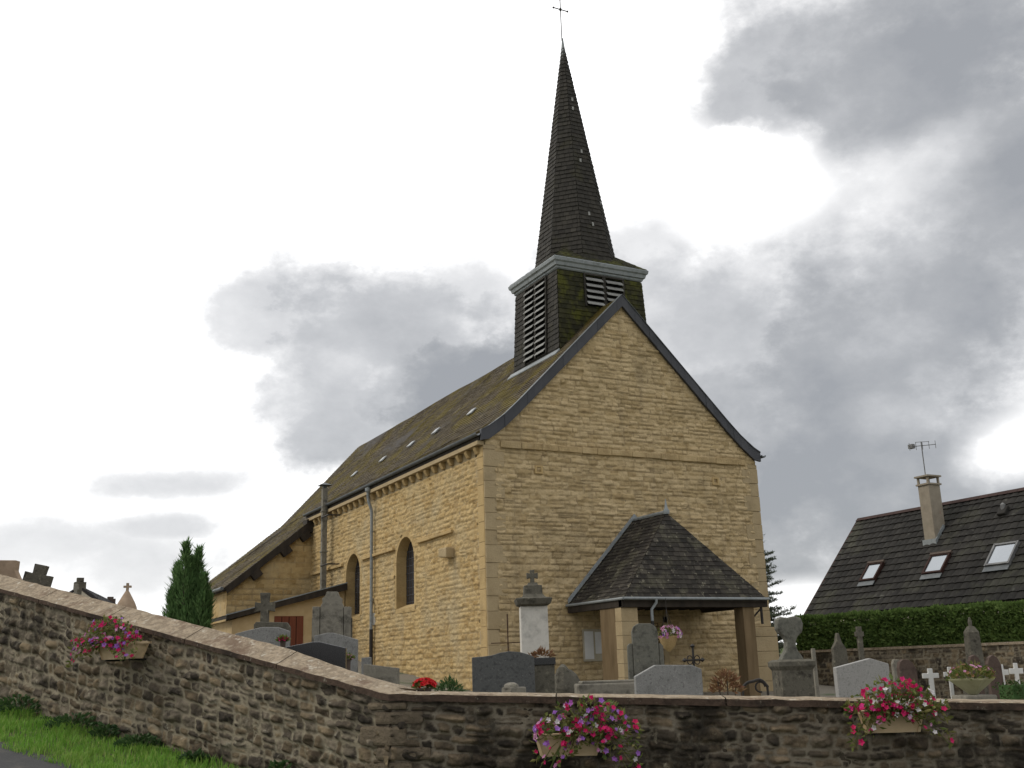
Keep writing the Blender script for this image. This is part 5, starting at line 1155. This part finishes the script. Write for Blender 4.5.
# ------------------------------------------------------------------ flowers
def spill(root, pts, mats, world=False):
    for nm, m, lst in mats:
        f = MB()
        for p, n, rad in lst: flower(f, p, n, rad, rr)
        f.build(nm, m, root)
def trough(side, s, z, lab, wide, seed, mix, leanx=0.0, spread=(.5, .24, .22), nf=60, down=.3, turned=False, nl=420):
    """beige trough hooked on the outside of the wall; local x along the wall, -y outwards"""
    d, n2 = (dL, nL) if side == 'L' else (dR, nR); p = WC_+d*s; out = Vector((n2.x, n2.y, 0)); rz = math.atan2(out.x, -out.y)
    p = Vector((p.x, p.y, z))+out*.22
    root = thing('flower_trough', lab, 'flower trough', p, rz, 'beige flower troughs hung on the churchyard wall'); r = random.Random(seed)
    h, w0, w1, d0, d1 = .2, wide*.43, wide*.5, .075, .11
    o8 = MB(); rows_ = [(w0, d0, 0), (w1, d1, h-.03), (w1+.02, d1+.02, h-.03), (w1+.02, d1+.02, h), (w1-.01, d1-.012, h), (w1-.02, d1-.03, h-.05)]
    for a, b_, zz in rows_:
        for sx, sy in ((-1, -1), (1, -1), (1, 1), (-1, 1)):
            o8.v += [Vector((sx*a, sy*(b_-.02), zz)), Vector((sx*(a-.03), sy*b_, zz))] if sx*sy < 0 else [Vector((sx*(a-.03), sy*b_, zz)), Vector((sx*a, sy*(b_-.02), zz))]
    nn = 8
    for j in range(len(rows_)-1):
        for i in range(nn): o8.f.append((j*nn+i, j*nn+(i+1) % nn, (j+1)*nn+(i+1) % nn, (j+1)*nn+i))
    o8.f += [tuple(range(nn))[::-1], tuple(range((len(rows_)-1)*nn, len(rows_)*nn))]; o8.build('trough', plastic, root)
    bk_ = MB()
    for sx in (-wide*.3, wide*.3): bk_.tube([(sx, .1, h-.02), (sx, .2, h-.02)], .012, 5).tube([(sx, -.07, -.01), (sx, .2, -.01)], .012, 5)
    bk_.build('bracket', iron, root)
    f = MB(); lists = {k: [] for k, _ in mix}; keys = [k for k, w in mix for _ in range(w)]
    def rp():
        x = leanx+max(-1, min(1, r.gauss(0, .55)))*spread[0]; q = r.random()
        y = -.02-spread[1]*r.random()*.75; zz = h+spread[2]*(r.random()**1.5)*(1-min(1, abs(x-leanx)/(spread[0]*1.15))**2)
        if r.random() < .45: y = -.13-r.random()*.1; zz = h+.04-down*r.random()**1.6*(.25+min(1, abs(x-leanx)/spread[0]))
        return Vector((x, y, zz))
    for i in range(nl):
        p = rp(); leaf(f, p, Vector((p.x-leanx, -.4, .25))+rdir(r)*.8, rdir(r), r.uniform(.04, .09), r.uniform(.02, .045), r)
        if i % 6 == 0: c = Vector((leanx+(p.x-leanx)*.4, -.02, h)); f.tube([c, c.lerp(p, .5)+Z*.05, p], .004, 3, False)
    f.build('foliage', fol_m, root)
    for i in range(nf):
        p = rp(); lists[keys[int((mnoise.noise(p*7+Vector((seed*3.1, 0, 0)))*.9+.5+r.uniform(-.28, .28))*len(keys)) % len(keys)]].append((p+Vector((0, -.03, .015)), Vector((p.x-leanx, -.7, .35))+rdir(r)*.5, r.uniform(.02, .036)))
    mm = dict(red=('cerise_blossoms', red_f), violet=('violet_blossoms', vio_f), white=('white_blossoms', white_f), pink=('pink_blossoms', pink_f))
    for k, lst in lists.items():
        g = MB()
        for p, n, rad in lst: flower(g, p, n, rad, r)
        if lst: g.build(mm[k][0], mm[k][1], root)
def along(px, py, side):
    """wall-length position of a bearing"""
    d = sight(px, py); d2 = Vector((d.x, d.y)); a = dL if side == 'L' else dR
    # CAM + t d2 = WC + s a
    det = d2.x*(-a.y)+a.x*d2.y; bx = WC_-Vector((CAM.x, CAM.y)); t = (bx.x*(-a.y)+a.x*bx.y)/det; s = (d2.x*bx.y-d2.y*bx.x)/det
    return s, CAM.z+d.z*t
s, z = along(138, 659, 'L'); trough('L', s, z, 'beige flower trough with cerise petunias trailing left, on the sloping wall', .8, 1, [('red', 6), ('violet', 2), ('pink', 2)], -.16, (.6, .2, .3), 210, .26, nl=760)
s, z = along(569, 754, 'R'); trough('R', s, z, 'beige flower trough overflowing with mixed petunias nearest the wall bend', .62, 2, [('red', 7), ('violet', 3), ('white', 2), ('pink', 2)], .17, (.47, .24, .32), 215, .42, nl=760)
s, z = along(886, 731, 'R'); trough('R', s, z, 'beige flower trough with cerise and white petunias below the light granite headstone', .56, 3, [('red', 7), ('white', 3), ('pink', 1)], .02, (.43, .22, .27), 160, .3, nl=760)
# planter bowl inside the wall
D = 14; b = base_of(969, D); r = thing('planter_bowl', 'pale olive faceted planter bowl of flowers on a stone block', 'planter', b, FACE); za, zb_ = ztop(969, 695, D)-b.z, ztop(969, 680, D)-b.z
MB().b2((-.2, -.2, 0), (.2, .2, za)).build('stone_block', oldstone, r, bevel=.02)
MB().lathe((0, 0, 0), [(.04, za), (.06, za+.01), (.29, zb_), (.3, zb_+.02), (.26, zb_+.02), (.24, zb_-.03)], 4, rz=-.04).build('bowl', pot_green, r)
plant_mass(r, fol_m, 260, 0, 0, zb_+.02, .28, .26, .2, .08, .035, rr); f = MB(); f2 = MB()
for i in range(46):
    d = rdir(rr); d.z = abs(d.z); flower(f if i % 3 else f2, Vector((d.x*.29, d.y*.27, zb_+.04+d.z*.16)), d+Z*.3, rr.uniform(.02, .032), rr)
f.build('cerise_blossoms', dry_m, r); f2.build('pink_blossoms', pink_f, r)
# hanging basket at porch
D = 27.6; c = at(668, 636, D); r = thing('hanging_basket', 'hanging basket of pink petunias under the porch eaves', 'basket', (c.x, c.y, c.z-.38), 0)
MB().lathe((0, 0, 0), [(.03, 0), (.17, .14), (.24, .36), (.22, .38)], 12).build('liner', coir, r, smooth=True, auto=.8)
mb = MB()
for k in range(3): mb.tube([(.23*math.cos(k*2.1), .23*math.sin(k*2.1), .36), (0, 0, 1.02)], .008, 4)
mb.tube([(0, 0, 1.0), (0, 0, 3.3-c.z+.38)], .008, 4); mb.build('chains', iron, r)
plant_mass(r, fol_m, 160, 0, 0, .4, .3, .28, .24, .1, .05, rr)
for nm, m, n in (('pink_blossoms', pink_f, 44), ('white_blossoms', white_f, 16), ('violet_blossoms', vio_f, 16)):
    f = MB()
    for i in range(n): d = rdir(rr); d.z = abs(d.z)*1.1-.35; flower(f, Vector((d.x*.33+.06, d.y*.3, .44+d.z*.28)), d, rr.uniform(.035, .055), rr)
    f.build(nm, m, r)

# ------------------------------------------------------------------ verge grass and weeds
gr = MB(); r = random.Random(31)
for i in range(30000):
    s = r.uniform(-.5, 14); dd_ = 1.32*r.random()**.85; p = WC_+dL*s+nL*(dd_+.04); z = zout(p.x, p.y)
    cl = mnoise.noise(Vector((p.x*2.2, p.y*2.2, 5))); cl2 = mnoise.noise(Vector((p.x*6, p.y*6, 1)))
    if (cl2 < -.3 and r.random() < .7) or (dd_ > 1.1 and cl+cl2 < .1 and r.random() < .75): continue
    h = (.03+.09*max(0, cl+.35)+.05*r.random()**2)*(.6+.4*min(1, (1.36-dd_)*3)); a = r.uniform(0, 2*PI); le = r.uniform(.1, .6)*h; dx, dy = math.cos(a), math.sin(a); w = r.uniform(.003, .006)
    sx, sy = -dy*w, dx*w; b = Vector((p.x, p.y, z))
    gr.add([b+Vector((sx, sy, 0)), b-Vector((sx, sy, 0)), b+Vector((dx*le*.4-sx*.8, dy*le*.4-sy*.8, h*.6)), b+Vector((dx*le*.4+sx*.8, dy*le*.4+sy*.8, h*.6)), b+Vector((dx*le*1.3, dy*le*1.3, h))], [(0, 1, 2, 3), (3, 2, 4)])
kind(gr.build('grass', grass_m), 'stuff')
WD = [(30, 714, 'leafy weed clump at the wall foot furthest up the verge', .3, .25), (86, 728, 'broad dark weed clump on the grass below the left flower trough', .34, .18), (152, 741, 'low weed clump on the verge at middle of the sloping wall', .26, .14), (291, 764, 'tall thin weed growing up the wall foot nearest the bend', .1, .26)]
WD += [(12, 735, 'small leafy weed tuft near the road edge at far left', .12, .07), (62, 744, 'small weed tuft between road edge and broad dark weed', .13, .06), (118, 722, 'narrow weed tuft against the wall foot under the left flower trough', .14, .16), (205, 752, 'pale small weed tuft at the wall foot midway to the bend', .12, .1)]
for px, py, lb, rad, hh in WD:
    s, z = along(px, py, 'L'); p = WC_+dL*s+nL*.16; root = thing('weed', lb, 'weed', (p.x, p.y, zout(p.x, p.y)), 0, 'weeds along the wall foot')
    f = MB()
    for i in range(int(700*rad)+60):
        a = r.uniform(0, 2*PI); k = rad*math.sqrt(r.random()); q = Vector((k*math.cos(a), k*math.sin(a), hh*(1-(k/rad)**2*.7)*r.random()**.5)); leaf(f, q, Vector((math.cos(a), math.sin(a), .5))+rdir(r)*.5, rdir(r), r.uniform(.05, .1), r.uniform(.025, .05), r)
    f.build('leaves', weed_m, root)
    st = MB()
    for k in range(6): a = k*1.05; st.tube([(0, 0, 0), (rad*.5*math.cos(a), rad*.5*math.sin(a), hh*.8)], .005, 4)
    st.build('stem', weed_m, root)
